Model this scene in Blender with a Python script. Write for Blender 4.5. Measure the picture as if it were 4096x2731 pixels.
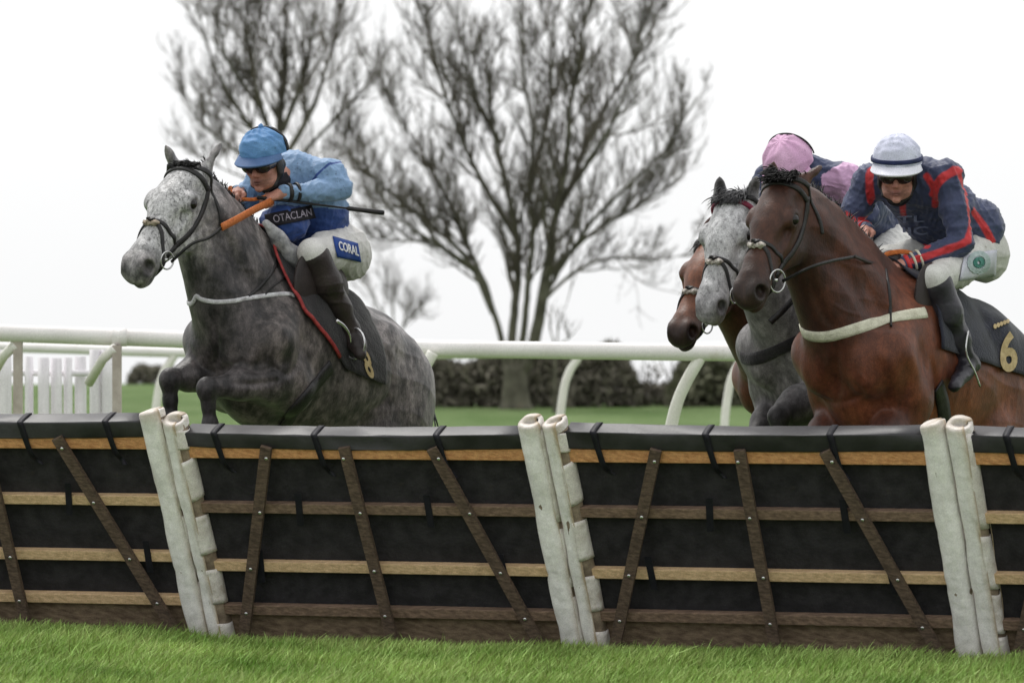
import bpy, bmesh, math, random
import numpy as np
from mathutils import Vector, Matrix, noise as mnoise

for _o in list(bpy.data.objects):
    bpy.data.objects.remove(_o, do_unlink=True)
R = math.radians
rng = np.random.default_rng(7)
random.seed(7)
SC = bpy.context.scene
COL = SC.collection

# ------------------------------------------------------------------ camera
CAM_H, FPX, HOR = 1.36, 4400.0, 352.0
cam_d = bpy.data.cameras.new('camera')
cam = bpy.data.objects.new('camera', cam_d)
COL.objects.link(cam)
cam.location = (0, 0, CAM_H)
cam.rotation_euler = (R(90), 0, 0)
cam_d.sensor_width = 36.0
cam_d.lens = 36.0 * FPX / 1024.0
cam_d.shift_y = (HOR - 341.0) / 1024.0
cam_d.clip_start = 0.5
cam_d.clip_end = 3000
cam_d.dof.use_dof = True
cam_d.dof.focus_distance = 20.9
cam_d.dof.aperture_fstop = 4.8
SC.camera = cam

# ------------------------------------------------------------------ light
world = bpy.data.worlds.new('World')
SC.world = world
world.use_nodes = True
wn, wl = world.node_tree.nodes, world.node_tree.links
bg = wn['Background']
sky = wn.new('ShaderNodeTexSky')
sky.sky_type = 'NISHITA'
sky.sun_disc = False
SUN_EL, SUN_AZ = R(58), R(-25)
sky.sun_elevation = SUN_EL
sky.sun_rotation = SUN_AZ
sky.air_density = 1.0
sky.dust_density = 6.0
hs = wn.new('ShaderNodeHueSaturation')
hs.inputs['Saturation'].default_value = 0.10
wl.new(sky.outputs[0], hs.inputs['Color'])
mixw = wn.new('ShaderNodeMix')
mixw.data_type = 'RGBA'
mixw.inputs['Factor'].default_value = 0.75
wl.new(hs.outputs[0], mixw.inputs[6])
mixw.inputs[7].default_value = (10.6, 10.65, 10.7, 1)     # the even grey-white cloud deck
wl.new(mixw.outputs[2], bg.inputs['Color'])
bg.inputs['Strength'].default_value = 0.10

sun_d = bpy.data.lights.new('sun', 'SUN')
sun_d.energy = 1.5
sun_d.angle = R(24)
sun_d.color = (1.0, 0.97, 0.92)
sun = bpy.data.objects.new('sun', sun_d)
COL.objects.link(sun)
# sun stands behind the horses, a little to the left
_sd = Vector((math.sin(SUN_AZ) * math.cos(SUN_EL), math.cos(SUN_AZ) * math.cos(SUN_EL), math.sin(SUN_EL)))
sun.rotation_euler = _sd.to_track_quat('Z', 'Y').to_euler()
SC.view_settings.view_transform = 'Standard'
SC.view_settings.look = 'None'
SC.view_settings.exposure = 0.24
SC.view_settings.gamma = 1.0
SC.cycles.use_denoising = True
SC.cycles.max_bounces = 5
SC.cycles.transparent_max_bounces = 6

# ------------------------------------------------------------------ small helpers
def P(px, py, d):
    """point at distance d seen at photo position (px, py) of a 1024 wide picture"""
    return np.array(((px - 512.0) / FPX * d, d, CAM_H - (py - HOR) / FPX * d))

def Q(x, y):
    return (x / 2.296875, y / 2.296875)

def ray(px, py):
    v = np.array(((px - 512.0) / FPX, 1.0, -(py - HOR) / FPX))
    return v / np.linalg.norm(v)

CAMP = np.array((0.0, 0.0, CAM_H))

def tag(o, label=None, cat=None, group=None, kind=None):
    if label: o['label'] = label
    if cat: o['category'] = cat
    if group: o['group'] = group
    if kind: o['kind'] = kind
    return o

def thing(name, label, cat, loc, group=None):
    o = bpy.data.objects.new(name, None)
    o.empty_display_size = 0.1
    COL.objects.link(o)
    o.location = tuple(float(c) for c in loc)
    return tag(o, label, cat, group)

def root_loc(p):
    v = np.zeros(3)
    while p is not None:
        v = v + np.array(p.location)
        p = p.parent
    return v

def mesh_obj(name, V, Fc, mat, parent=None, smooth=True, colors=None, mats=None, midx=None):
    """V: world positions; the mesh is stored relative to its parent"""
    V = np.asarray(V, dtype=np.float64)
    if parent is not None:
        V = V - root_loc(parent)
    me = bpy.data.meshes.new(name)
    if isinstance(Fc, np.ndarray):
        n, k = Fc.shape
        me.vertices.add(len(V))
        me.vertices.foreach_set('co', V.astype(np.float32).ravel())
        me.loops.add(n * k)
        me.loops.foreach_set('vertex_index', Fc.astype(np.int32).ravel())
        me.polygons.add(n)
        me.polygons.foreach_set('loop_start', np.arange(0, n * k, k, dtype=np.int32))
        me.polygons.foreach_set('loop_total', np.full(n, k, dtype=np.int32))
        me.update(calc_edges=True)
        me.validate()
    else:
        me.from_pydata([tuple(v) for v in V], [], Fc)
        me.update()
    if smooth:
        me.polygons.foreach_set('use_smooth', np.ones(len(me.polygons), dtype=bool))
    for m in (mats or [mat]):
        me.materials.append(m)
    if midx is not None:
        me.polygons.foreach_set('material_index', np.asarray(midx, dtype=np.int32))
    if colors is not None:
        at = me.color_attributes.new('coat', 'FLOAT_COLOR', 'POINT')
        c4 = np.ones((len(V), 4), dtype=np.float32)
        c4[:, :3] = colors
        at.data.foreach_set('color', c4.ravel())
    o = bpy.data.objects.new(name, me)
    COL.objects.link(o)
    if parent is not None:
        o.parent = parent
    return o

class MB:
    """collects pieces of one mesh"""
    def __init__(s): s.v, s.f, s.n = [], [], 0
    def add(s, V, F):
        V = np.asarray(V, float)
        s.v.append(V)
        s.f += [tuple(int(i) + s.n for i in f) for f in F]
        s.n += len(V)
    def box(s, o, ex, ey, ez, x0, x1, y0, y1, z0, z1, bev=0.0):
        o, ex, ey, ez = map(np.asarray, (o, ex, ey, ez))
        if bev <= 0:
            c = [o + ex * x + ey * y + ez * z for z in (z0, z1) for y in (y0, y1) for x in (x0, x1)]
            s.add(c, [(0, 2, 3, 1), (4, 5, 7, 6), (0, 1, 5, 4), (2, 6, 7, 3), (0, 4, 6, 2), (1, 3, 7, 5)])
            return
        # bevelled in the y-z profile (long direction x)
        prof = []
        for (cy, cz, a0) in ((y1 - bev, z1 - bev, 0), (y0 + bev, z1 - bev, 90), (y0 + bev, z0 + bev, 180), (y1 - bev, z0 + bev, 270)):
            for a in (0, 45, 90):
                prof.append((cy + bev * math.cos(R(a0 + a)), cz + bev * math.sin(R(a0 + a))))
        n = len(prof)
        V = [o + ex * x + ey * y + ez * z for x in (x0, x1) for (y, z) in prof]
        F = [(i, n + i, n + (i + 1) % n, (i + 1) % n) for i in range(n)]
        F += [tuple(range(n)), tuple(range(2 * n - 1, n - 1, -1))]
        s.add(V, F)
    def tube(s, pts, rad, n=8, cap=True):
        pts = np.asarray(pts, float)
        m = len(pts)
        rad = np.broadcast_to(np.asarray(rad, float), (m,))
        T = np.gradient(pts, axis=0)
        T /= np.linalg.norm(T, axis=1)[:, None] + 1e-12
        ref = np.array((0, 0, 1.0)) if abs(T[0][2]) < 0.9 else np.array((1.0, 0, 0))
        V, F = [], []
        for i in range(m):
            a = np.cross(T[i], ref); a /= np.linalg.norm(a) + 1e-12
            b = np.cross(T[i], a)
            ref = -np.cross(T[i], a) if False else ref
            for k in range(n):
                t = 2 * math.pi * k / n
                V.append(pts[i] + rad[i] * (a * math.cos(t) + b * math.sin(t)))
        for i in range(m - 1):
            for k in range(n):
                k2 = (k + 1) % n
                F.append((i * n + k, i * n + k2, (i + 1) * n + k2, (i + 1) * n + k))
        if cap:
            F.append(tuple(range(n - 1, -1, -1)))
            F.append(tuple((m - 1) * n + k for k in range(n)))
        s.add(V, F)
    def build(s, name, mat, parent=None, smooth=True):
        o = mesh_obj(name, np.concatenate(s.v), s.f, mat, parent, smooth)
        return o

def catmull(pts, n):
    pts = np.asarray(pts, float)
    if len(pts) == 2:
        t = np.linspace(0, 1, n)[:, None]
        return pts[0] * (1 - t) + pts[1] * t
    p = np.vstack((2 * pts[0] - pts[1], pts, 2 * pts[-1] - pts[-2]))
    out = []
    m = len(pts) - 1
    for u in np.linspace(0, m, n):
        i = min(int(u), m - 1); t = u - i
        a, b, c, d = p[i], p[i + 1], p[i + 2], p[i + 3]
        out.append(0.5 * (2 * b + (c - a) * t + (2 * a - 5 * b + 4 * c - d) * t * t + (3 * b - a - 3 * c + d) * t ** 3))
    return np.array(out)

# ------------------------------------------------------------------ materials
def nodes_of(m):
    m.use_nodes = True
    return m.node_tree.nodes, m.node_tree.links, m.node_tree.nodes['Principled BSDF']

def srgb(r, g, b):
    f = lambda c: (c / 255 / 12.92) if c / 255 <= 0.04045 else ((c / 255 + 0.055) / 1.055) ** 2.4
    return (f(r), f(g), f(b))

def fine_grain(n, l, out, tc, amt, scale=190.0):
    """dust, fibres and hair: a fine mottling of the surface's own colour"""
    nz = n.new('ShaderNodeTexNoise')
    nz.inputs['Scale'].default_value = scale
    nz.inputs['Detail'].default_value = 2
    l.new(tc.outputs['Object'], nz.inputs['Vector'])
    mr = n.new('ShaderNodeMapRange')
    mr.inputs['From Min'].default_value = .3; mr.inputs['From Max'].default_value = .7
    mr.inputs['To Min'].default_value = 1 - amt; mr.inputs['To Max'].default_value = 1 + amt
    l.new(nz.outputs['Fac'], mr.inputs[0])
    hv = n.new('ShaderNodeHueSaturation')
    l.new(out, hv.inputs['Color']); l.new(mr.outputs[0], hv.inputs['Value'])
    return hv.outputs[0]

def mat_noise(name, c1, c2, scale=8.0, rough=0.7, bump=0.0, bscale=60.0, stretch=(1, 1, 1), detail=6, lo=0.35, hi=0.65, spec=0.3,
              stain=None, stain_scale=3.0, stain_lo=0.55, stain_hi=0.75, sheen=0.0, island=0.0, grain=0.14):
    m = bpy.data.materials.new(name)
    n, l, b = nodes_of(m)
    tc = n.new('ShaderNodeTexCoord')
    mp = n.new('ShaderNodeMapping')
    mp.inputs['Scale'].default_value = stretch
    l.new(tc.outputs['Object'], mp.inputs[0])
    nz = n.new('ShaderNodeTexNoise')
    nz.inputs['Scale'].default_value = scale
    nz.inputs['Detail'].default_value = detail
    l.new(mp.outputs[0], nz.inputs['Vector'])
    rp = n.new('ShaderNodeValToRGB')
    rp.color_ramp.elements[0].position = lo
    rp.color_ramp.elements[1].position = hi
    rp.color_ramp.elements[0].color = (*c1, 1)
    rp.color_ramp.elements[1].color = (*c2, 1)
    l.new(nz.outputs['Fac'], rp.inputs[0])
    out = rp.outputs[0]
    if stain is not None:
        n2 = n.new('ShaderNodeTexNoise')
        n2.inputs['Scale'].default_value = stain_scale
        n2.inputs['Detail'].default_value = 8
        n2.inputs['Roughness'].default_value = 0.65
        l.new(tc.outputs['Object'], n2.inputs['Vector'])
        r2 = n.new('ShaderNodeValToRGB')
        r2.color_ramp.elements[0].position = stain_lo
        r2.color_ramp.elements[1].position = stain_hi
        l.new(n2.outputs['Fac'], r2.inputs[0])
        mx = n.new('ShaderNodeMix'); mx.data_type = 'RGBA'
        l.new(r2.outputs[0], mx.inputs[0])
        l.new(out, mx.inputs[6])
        mx.inputs[7].default_value = (*stain, 1)
        out = mx.outputs[2]
    if island > 0:
        ge = n.new('ShaderNodeNewGeometry')
        h2 = n.new('ShaderNodeHueSaturation')
        ma = n.new('ShaderNodeMapRange')
        ma.inputs['To Min'].default_value = 1 - island
        ma.inputs['To Max'].default_value = 1 + island
        l.new(ge.outputs['Random Per Island'], ma.inputs[0])
        l.new(ma.outputs[0], h2.inputs['Value'])
        l.new(out, h2.inputs['Color'])
        out = h2.outputs[0]
    if grain > 0: out = fine_grain(n, l, out, tc, grain)
    l.new(out, b.inputs['Base Color'])
    b.inputs['Roughness'].default_value = rough
    b.inputs['Specular IOR Level'].default_value = spec
    if sheen: b.inputs['Sheen Weight'].default_value = sheen
    if bump > 0:
        n3 = n.new('ShaderNodeTexNoise')
        n3.inputs['Scale'].default_value = bscale
        n3.inputs['Detail'].default_value = 5
        l.new(mp.outputs[0], n3.inputs['Vector'])
        bp = n.new('ShaderNodeBump')
        bp.inputs['Strength'].default_value = bump
        bp.inputs['Distance'].default_value = 0.01
        l.new(n3.outputs['Fac'], bp.inputs['Height'])
        l.new(bp.outputs[0], b.inputs['Normal'])
    return m

def mat_attr(name, rough=0.5, spec=0.3, patch=0.35, pscale=14.0, fleck=0.0, fscale=90.0, streak=0.3, bump=0.15, bscale=90.0,
             stretch=(1, 1, 1), sheen=0.0, patch_hi=1.6, rain=0.0, warm=0.0, grain=0.12):
    """base colour from the vertex colours (coat pattern / cloth panels), broken up by dapples, flecks and streaks"""
    m = bpy.data.materials.new(name)
    n, l, b = nodes_of(m)
    at = n.new('ShaderNodeAttribute'); at.attribute_name = 'coat'
    tc = n.new('ShaderNodeTexCoord')
    mp = n.new('ShaderNodeMapping'); mp.inputs['Scale'].default_value = stretch
    l.new(tc.outputs['Object'], mp.inputs[0])
    out = at.outputs['Color']
    def mul(out, scale, lo, hi, v0, v1, vec, detail=4, fac=None, tint=None):
        nz = n.new('ShaderNodeTexNoise')
        nz.inputs['Scale'].default_value = scale
        nz.inputs['Detail'].default_value = detail
        nz.inputs['Roughness'].default_value = 0.62
        l.new(vec, nz.inputs['Vector'])
        rp = n.new('ShaderNodeValToRGB')
        rp.color_ramp.elements[0].position = lo
        rp.color_ramp.elements[1].position = hi
        t = tint or (1, 1, 1)
        rp.color_ramp.elements[0].color = (v0, v0, v0, 1)
        rp.color_ramp.elements[1].color = (v1 * t[0], v1 * t[1], v1 * t[2], 1)
        l.new(nz.outputs['Fac'], rp.inputs[0])
        mx = n.new('ShaderNodeMix'); mx.data_type = 'RGBA'; mx.blend_type = 'MULTIPLY'
        mx.inputs[0].default_value = 1
        l.new(out, mx.inputs[6]); l.new(rp.outputs[0], mx.inputs[7])
        return mx.outputs[2]
    if patch:
        base = out
        out = mul(out, pscale, 0.39 if fleck else 0.36, 0.65 if fleck else 0.66, 1 - patch, patch_hi, mp.outputs[0], tint=(1.0, 1.0 - warm, 1.0 - 1.6 * warm))
        if fleck:      # the pale face carries flecks, hardly any dapples
            soft = mul(base, pscale * .8, 0.30, 0.70, .80, 1.14, mp.outputs[0])
            bw = n.new('ShaderNodeRGBToBW'); l.new(at.outputs['Color'], bw.inputs[0])
            mr = n.new('ShaderNodeMapRange'); mr.inputs['From Min'].default_value = .12; mr.inputs['From Max'].default_value = .32
            l.new(bw.outputs[0], mr.inputs[0])
            mx = n.new('ShaderNodeMix'); mx.data_type = 'RGBA'
            l.new(mr.outputs[0], mx.inputs[0]); l.new(out, mx.inputs[6]); l.new(soft, mx.inputs[7])
            out = mx.outputs[2]
    if streak: out = mul(out, 34.0, 0.35, 0.65, 1 - streak, 1 + streak, mp.outputs[0], 8)
    if fleck:
        o2 = mul(out, fscale, 0.37, 0.47, 1 - fleck, 1.0, mp.outputs[0], 3)
        bw = n.new('ShaderNodeRGBToBW'); l.new(at.outputs['Color'], bw.inputs[0])
        mr = n.new('ShaderNodeMapRange'); mr.inputs['From Min'].default_value = .16; mr.inputs['From Max'].default_value = .36
        l.new(bw.outputs[0], mr.inputs[0])
        mx = n.new('ShaderNodeMix'); mx.data_type = 'RGBA'
        l.new(mr.outputs[0], mx.inputs[0]); l.new(out, mx.inputs[6]); l.new(o2, mx.inputs[7])
        out = mx.outputs[2]
    if grain: out = fine_grain(n, l, out, tc, grain)
    if rain: out = mul(out, 70.0, 0.28, 0.40, 1 - rain, 1.0, tc.outputs['Object'], 2)
    l.new(out, b.inputs['Base Color'])
    b.inputs['Roughness'].default_value = rough
    b.inputs['Specular IOR Level'].default_value = spec
    if sheen: b.inputs['Sheen Weight'].default_value = sheen
    n3 = n.new('ShaderNodeTexNoise')
    n3.inputs['Scale'].default_value = bscale
    n3.inputs['Detail'].default_value = 5
    l.new(mp.outputs[0], n3.inputs['Vector'])
    bp = n.new('ShaderNodeBump')
    bp.inputs['Strength'].default_value = bump
    bp.inputs['Distance'].default_value = 0.012
    l.new(n3.outputs['Fac'], bp.inputs['Height'])
    l.new(bp.outputs[0], b.inputs['Normal'])
    return m

M = {}
M['leather'] = mat_noise('black_leather', (.010, .010, .011), (.022, .020, .020), 30, .45, .3, 120, spec=.4)
M['brown_leather'] = mat_noise('dark_brown_leather', (.020, .015, .014), (.036, .027, .025), 12, .45, .2, 90, spec=.35)
M['band_white'] = mat_noise('white_webbing', (.42, .41, .43), (.66, .66, .68), 25, .7, .4, 150, stain=(.12, .10, .09), stain_scale=14, stain_lo=.56, stain_hi=.7)
M['band_cream'] = mat_noise('cream_webbing', (.52, .51, .40), (.68, .67, .54), 25, .75, .4, 150, stain=(.22, .17, .11), stain_scale=12, stain_lo=.6, stain_hi=.74)
M['fleece'] = mat_noise('sheepskin', (.38, .33, .29), (.80, .75, .69), 60, .95, 1.0, 160, lo=.3, hi=.6)
M['grey_fleece'] = mat_noise('grey_pad', (.15, .15, .16), (.50, .50, .51), 14, .8, .6, 60, stretch=(1, 1, 1), lo=.35, hi=.6)
M['steel'] = mat_noise('steel', (.55, .55, .55), (.7, .7, .7), 20, .25, 0)
M['steel'].node_tree.nodes['Principled BSDF'].inputs['Metallic'].default_value = 0.9
M['eye'] = mat_noise('dark_eye', (.005, .004, .004), (.012, .009, .008), 20, .22, 0, spec=.45)
M['orange'] = mat_noise('orange_rubber', (.50, .13, .03), (.66, .20, .05), 60, .6, .6, 300)
M['red'] = mat_noise('red_piping', (.24, .025, .025), (.36, .05, .045), 40, .65, .3, 200)
M['cloth_black'] = mat_noise('black_saddle_cloth', (.009, .008, .010), (.022, .019, .021), 16, .8, .5, 90, sheen=.2)
M['cloth_navy'] = mat_noise('navy_saddle_cloth', (.008, .009, .018), (.020, .022, .038), 16, .8, .5, 90, sheen=.2)
M['gold'] = mat_noise('beige_number', (.40, .30, .15), (.54, .42, .23), 30, .75, .2, 120)
M['white_txt'] = mat_noise('white_print', (.72, .72, .76), (.85, .85, .88), 30, .7)
M['grey_txt'] = mat_noise('pale_grey_print', (.22, .20, .25), (.40, .36, .42), 60, .7)
M['navy_txt'] = mat_noise('faded_print', (.12, .14, .24), (.24, .27, .40), 40, .7)
M['panel_black'] = mat_noise('black_patch', (.010, .009, .013), (.02, .018, .024), 40, .8)
M['panel_blue'] = mat_noise('blue_patch', (.012, .045, .22), (.02, .07, .30), 30, .7, .2, 100)
M['green_txt'] = mat_noise('green_print', (.02, .13, .10), (.05, .22, .18), 40, .7)
M['ring_txt'] = mat_noise('pale_green_print', (.30, .38, .38), (.42, .5, .5), 40, .7)
M['goggle'] = mat_noise('smoked_lens', (.020, .013, .013), (.035, .022, .02), 15, .14, 0, spec=.5)
M['hair_black'] = mat_noise('black_horse_hair', (.010, .009, .009), (.03, .028, .028), 40, .55, .2, 200)
M['hair_grey'] = mat_noise('grey_horse_hair', (.03, .03, .032), (.40, .40, .42), 22, .6, .2, 200, lo=.4, hi=.6)
M['hair_dark'] = mat_noise('dark_grey_hair', (.022, .022, .024), (.12, .12, .125), 30, .6, .2, 200, lo=.4, hi=.65)
# ================================================================== SETTING
# ------------------------------------------------------------------ ground
def ground_z(x, y):
    """the turf rises a little towards the left hurdle"""
    return .040 * np.clip((-1.15 - x) / .9, 0, 1) * np.clip((y - 15) / 4, 0, 1) * np.clip((40 - y) / 12, 0, 1)

def build_ground():
    m = bpy.data.materials.new('turf')
    n, l, b = nodes_of(m)
    tc = n.new('ShaderNodeTexCoord')
    def ramp(scale, c0, c1, lo, hi, stretch, detail=8):
        mp = n.new('ShaderNodeMapping'); mp.inputs['Scale'].default_value = stretch
        l.new(tc.outputs['Object'], mp.inputs[0])
        nz = n.new('ShaderNodeTexNoise'); nz.inputs['Scale'].default_value = scale; nz.inputs['Detail'].default_value = detail
        l.new(mp.outputs[0], nz.inputs['Vector'])
        rp = n.new('ShaderNodeValToRGB')
        rp.color_ramp.elements[0].position, rp.color_ramp.elements[1].position = lo, hi
        rp.color_ramp.elements[0].color, rp.color_ramp.elements[1].color = (*c0, 1), (*c1, 1)
        l.new(nz.outputs['Fac'], rp.inputs[0])
        return rp.outputs[0]
    a = ramp(9.0, (.085, .145, .045), (.155, .225, .085), .3, .7, (1, 1, 1))
    c = ramp(.5, (.75, .80, .7), (1.2, 1.12, 1.25), .35, .65, (1, .12, 1))
    mx = n.new('ShaderNodeMix'); mx.data_type = 'RGBA'; mx.blend_type = 'MULTIPLY'; mx.inputs[0].default_value = 1
    l.new(a, mx.inputs[6]); l.new(c, mx.inputs[7])
    l.new(mx.outputs[2], b.inputs['Base Color'])
    b.inputs['Roughness'].default_value = .95
    b.inputs['Specular IOR Level'].default_value = .1
    nz = n.new('ShaderNodeTexNoise'); nz.inputs['Scale'].default_value = 30; nz.inputs['Detail'].default_value = 6
    l.new(tc.outputs['Object'], nz.inputs['Vector'])
    bp = n.new('ShaderNodeBump'); bp.inputs['Strength'].default_value = .8; bp.inputs['Distance'].default_value = .05
    l.new(nz.outputs['Fac'], bp.inputs['Height']); l.new(bp.outputs[0], b.inputs['Normal'])
    ys = np.concatenate((np.linspace(-20, 60, 60), np.linspace(62, 400, 90), (500, 700, 1000, 1600, 2500)))
    xs = np.concatenate(((-1500, -600, -200), np.linspace(-60, 60, 90), (200, 600, 1500)))
    X, Y = np.meshgrid(xs, ys)
    Z = np.zeros_like(X)
    far = np.clip((Y - 60) / 20, 0, 1)
    Z += far * (0.05 * np.sin(X * .45 + .6) * np.sin(Y * .11) + .04 * np.sin(X * .21 + Y * .05))
    crest = 119 + 78 * np.clip((-X - 4) / 6, 0, 1)       # the field falls away behind the hedges
    Z -= np.maximum((Y - crest) / 60, 0) ** 1.2 * 6
    Z += ground_z(X, Y)
    V = np.stack((X, Y, Z), -1).reshape(-1, 3)
    ny, nx = X.shape
    i = np.arange(ny * nx).reshape(ny, nx)
    F = np.stack((i[:-1, :-1], i[:-1, 1:], i[1:, 1:], i[1:, :-1]), -1).reshape(-1, 4)
    tag(mesh_obj('ground', V, F, m), kind='structure')

def build_grass():
    m = bpy.data.materials.new('grass_blades')
    n, l, b = nodes_of(m)
    tc = n.new('ShaderNodeTexCoord')
    nz = n.new('ShaderNodeTexNoise'); nz.inputs['Scale'].default_value = 1.6; nz.inputs['Detail'].default_value = 5
    l.new(tc.outputs['Object'], nz.inputs['Vector'])
    rp = n.new('ShaderNodeValToRGB')
    rp.color_ramp.elements[0].position, rp.color_ramp.elements[1].position = .3, .7
    rp.color_ramp.elements[0].color, rp.color_ramp.elements[1].color = (.165, .27, .045, 1), (.41, .53, .16, 1)
    l.new(nz.outputs['Fac'], rp.inputs[0])
    ge = n.new('ShaderNodeNewGeometry')
    hv = n.new('ShaderNodeHueSaturation')
    mr = n.new('ShaderNodeMapRange'); mr.inputs['To Min'].default_value = .55; mr.inputs['To Max'].default_value = 1.5
    l.new(ge.outputs['Random Per Island'], mr.inputs[0]); l.new(mr.outputs[0], hv.inputs['Value'])
    mr2 = n.new('ShaderNodeMapRange'); mr2.inputs['To Min'].default_value = .478; mr2.inputs['To Max'].default_value = .522
    l.new(ge.outputs['Random Per Island'], mr2.inputs[0]); l.new(mr2.outputs[0], hv.inputs['Hue'])
    l.new(rp.outputs[0], hv.inputs['Color'])
    l.new(hv.outputs[0], b.inputs['Base Color'])
    b.inputs['Roughness'].default_value = .55
    b.inputs['Specular IOR Level'].default_value = .35
    N = 215000
    y = 16.2 + rng.random(N) ** 1.0 * 5.2
    x = (rng.random(N) * 2 - 1) * (3.7 + (y - 16) * .12)
    # more and taller blades against the foot of the hurdles
    base_y = HUR_Y0 - (x - HUR_X0) * math.tan(HUR_A)
    dy = y - base_y
    h = rng.uniform(.045, .095, N) * (1 - .42 * np.exp(-((dy + .05) / .22) ** 2))
    clump = np.array([mnoise.noise((float(a) * 2.4, float(c) * 2.4, 0)) for a, c in zip(x[::1], y[::1])])
    h *= 1 + .45 * clump
    w = rng.uniform(.0022, .0042, N)
    az = rng.uniform(0, 2 * math.pi, N)
    lean = rng.normal(.32, .36, N)
    tall = rng.random(N) < .035
    h = np.where(tall & (np.abs(dy) > .3), h * 1.3, h)
    lx = h * lean + rng.normal(0, .012, N)
    ly = h * rng.normal(-.15, .35, N)
    dx, dyy = np.cos(az) * w, np.sin(az) * w
    V = np.zeros((N, 5, 3))
    V[:, 0] = np.stack((x - dx, y - dyy, np.zeros(N) - .005), -1)
    V[:, 1] = np.stack((x + dx, y + dyy, np.zeros(N) - .005), -1)
    V[:, 2] = np.stack((x + dx * .8 + lx * .35, y + dyy * .8 + ly * .35, h * .6), -1)
    V[:, 3] = np.stack((x - dx * .8 + lx * .35, y - dyy * .8 + ly * .35, h * .6), -1)
    V[:, 4] = np.stack((x + lx, y + ly, h), -1)
    V[:, :, 2] += ground_z(x, y)[:, None]
    i = np.arange(N)[:, None] * 5
    F = np.concatenate((np.stack((i[:, 0], i[:, 0] + 1, i[:, 0] + 2), -1), np.stack((i[:, 0], i[:, 0] + 2, i[:, 0] + 3), -1),
                        np.stack((i[:, 0] + 3, i[:, 0] + 2, i[:, 0] + 4), -1)))
    tag(mesh_obj('grass', V.reshape(-1, 3), F, m), kind='stuff', label='fresh green turf grass bent by the wind along the foot of the hurdles', cat='grass')

# ------------------------------------------------------------------ hurdles
HUR_A = R(19)
HUR_W = 1.83
_hp = P(590, 652, 19.9)
HUR_X0, HUR_Y0 = _hp[0], 19.9
def wood(name, c1, c2, grain=(1, 1, 1)):
    return mat_noise(name, c1, c2, 7, .75, .5, 40, stretch=(1.2, 14, 14), lo=.3, hi=.7, stain=(c1[0] * .35, c1[1] * .35, c1[2] * .4), stain_scale=5, stain_lo=.6, stain_hi=.85)

W_ORANGE = wood('fresh_larch', (.52, .225, .09), (.80, .43, .20))
W_LIGHT = wood('pale_timber', (.52, .345, .19), (.82, .59, .36))
W_GREY = wood('weathered_timber', (.12, .080, .056), (.30, .205, .145))
W_DARK = wood('dark_batten', (.060, .041, .030), (.175, .122, .088))
W_SOIL = mat_noise('muddy_board', (.13, .09, .062), (.26, .19, .13), 9, .9, .5, 40, stretch=(1, 6, 6))
PAD = mat_noise('black_foam_pad', (.020, .019, .022), (.034, .032, .037), 14, .48, .12, 60, spec=.55)
RUB = mat_noise('black_rubber_sheet', (.019, .0178, .0205), (.036, .0335, .038), 16, .75, .5, 60, spec=.25, stain=(.075, .062, .05), stain_scale=11, stain_lo=.64, stain_hi=.88)
STRAP = mat_noise('black_strap', (.006, .006, .010), (.012, .011, .018), 30, .6, .2, 90)
PVC = mat_noise('white_pvc_cover', (.62, .61, .56), (.78, .78, .75), 5, .45, .5, 11, lo=.3, hi=.7, stain=(.30, .22, .14), stain_scale=4.5, stain_lo=.57, stain_hi=.86, spec=.4)
PVC_A = mat_attr('white_pvc_sleeve', .45, .4, patch=.10, pscale=5, patch_hi=1.05, streak=.06, bump=.8, bscale=15)
PVC2 = mat_noise('grubby_pvc_flap', (.66, .61, .57), (.84, .80, .77), 14, .6, .7, 30, stain=(.28, .2, .13), stain_scale=9, stain_lo=.52, stain_hi=.8)
SLOT = mat_noise('muddy_post_wood', (.17, .13, .095), (.34, .27, .20), 18, .9, .4, 60, stretch=(1, 1, 1))
HOLE = mat_noise('tube_inside', (.05, .055, .07), (.10, .11, .14), 10, .8)
BOLT = M['steel']

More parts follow.
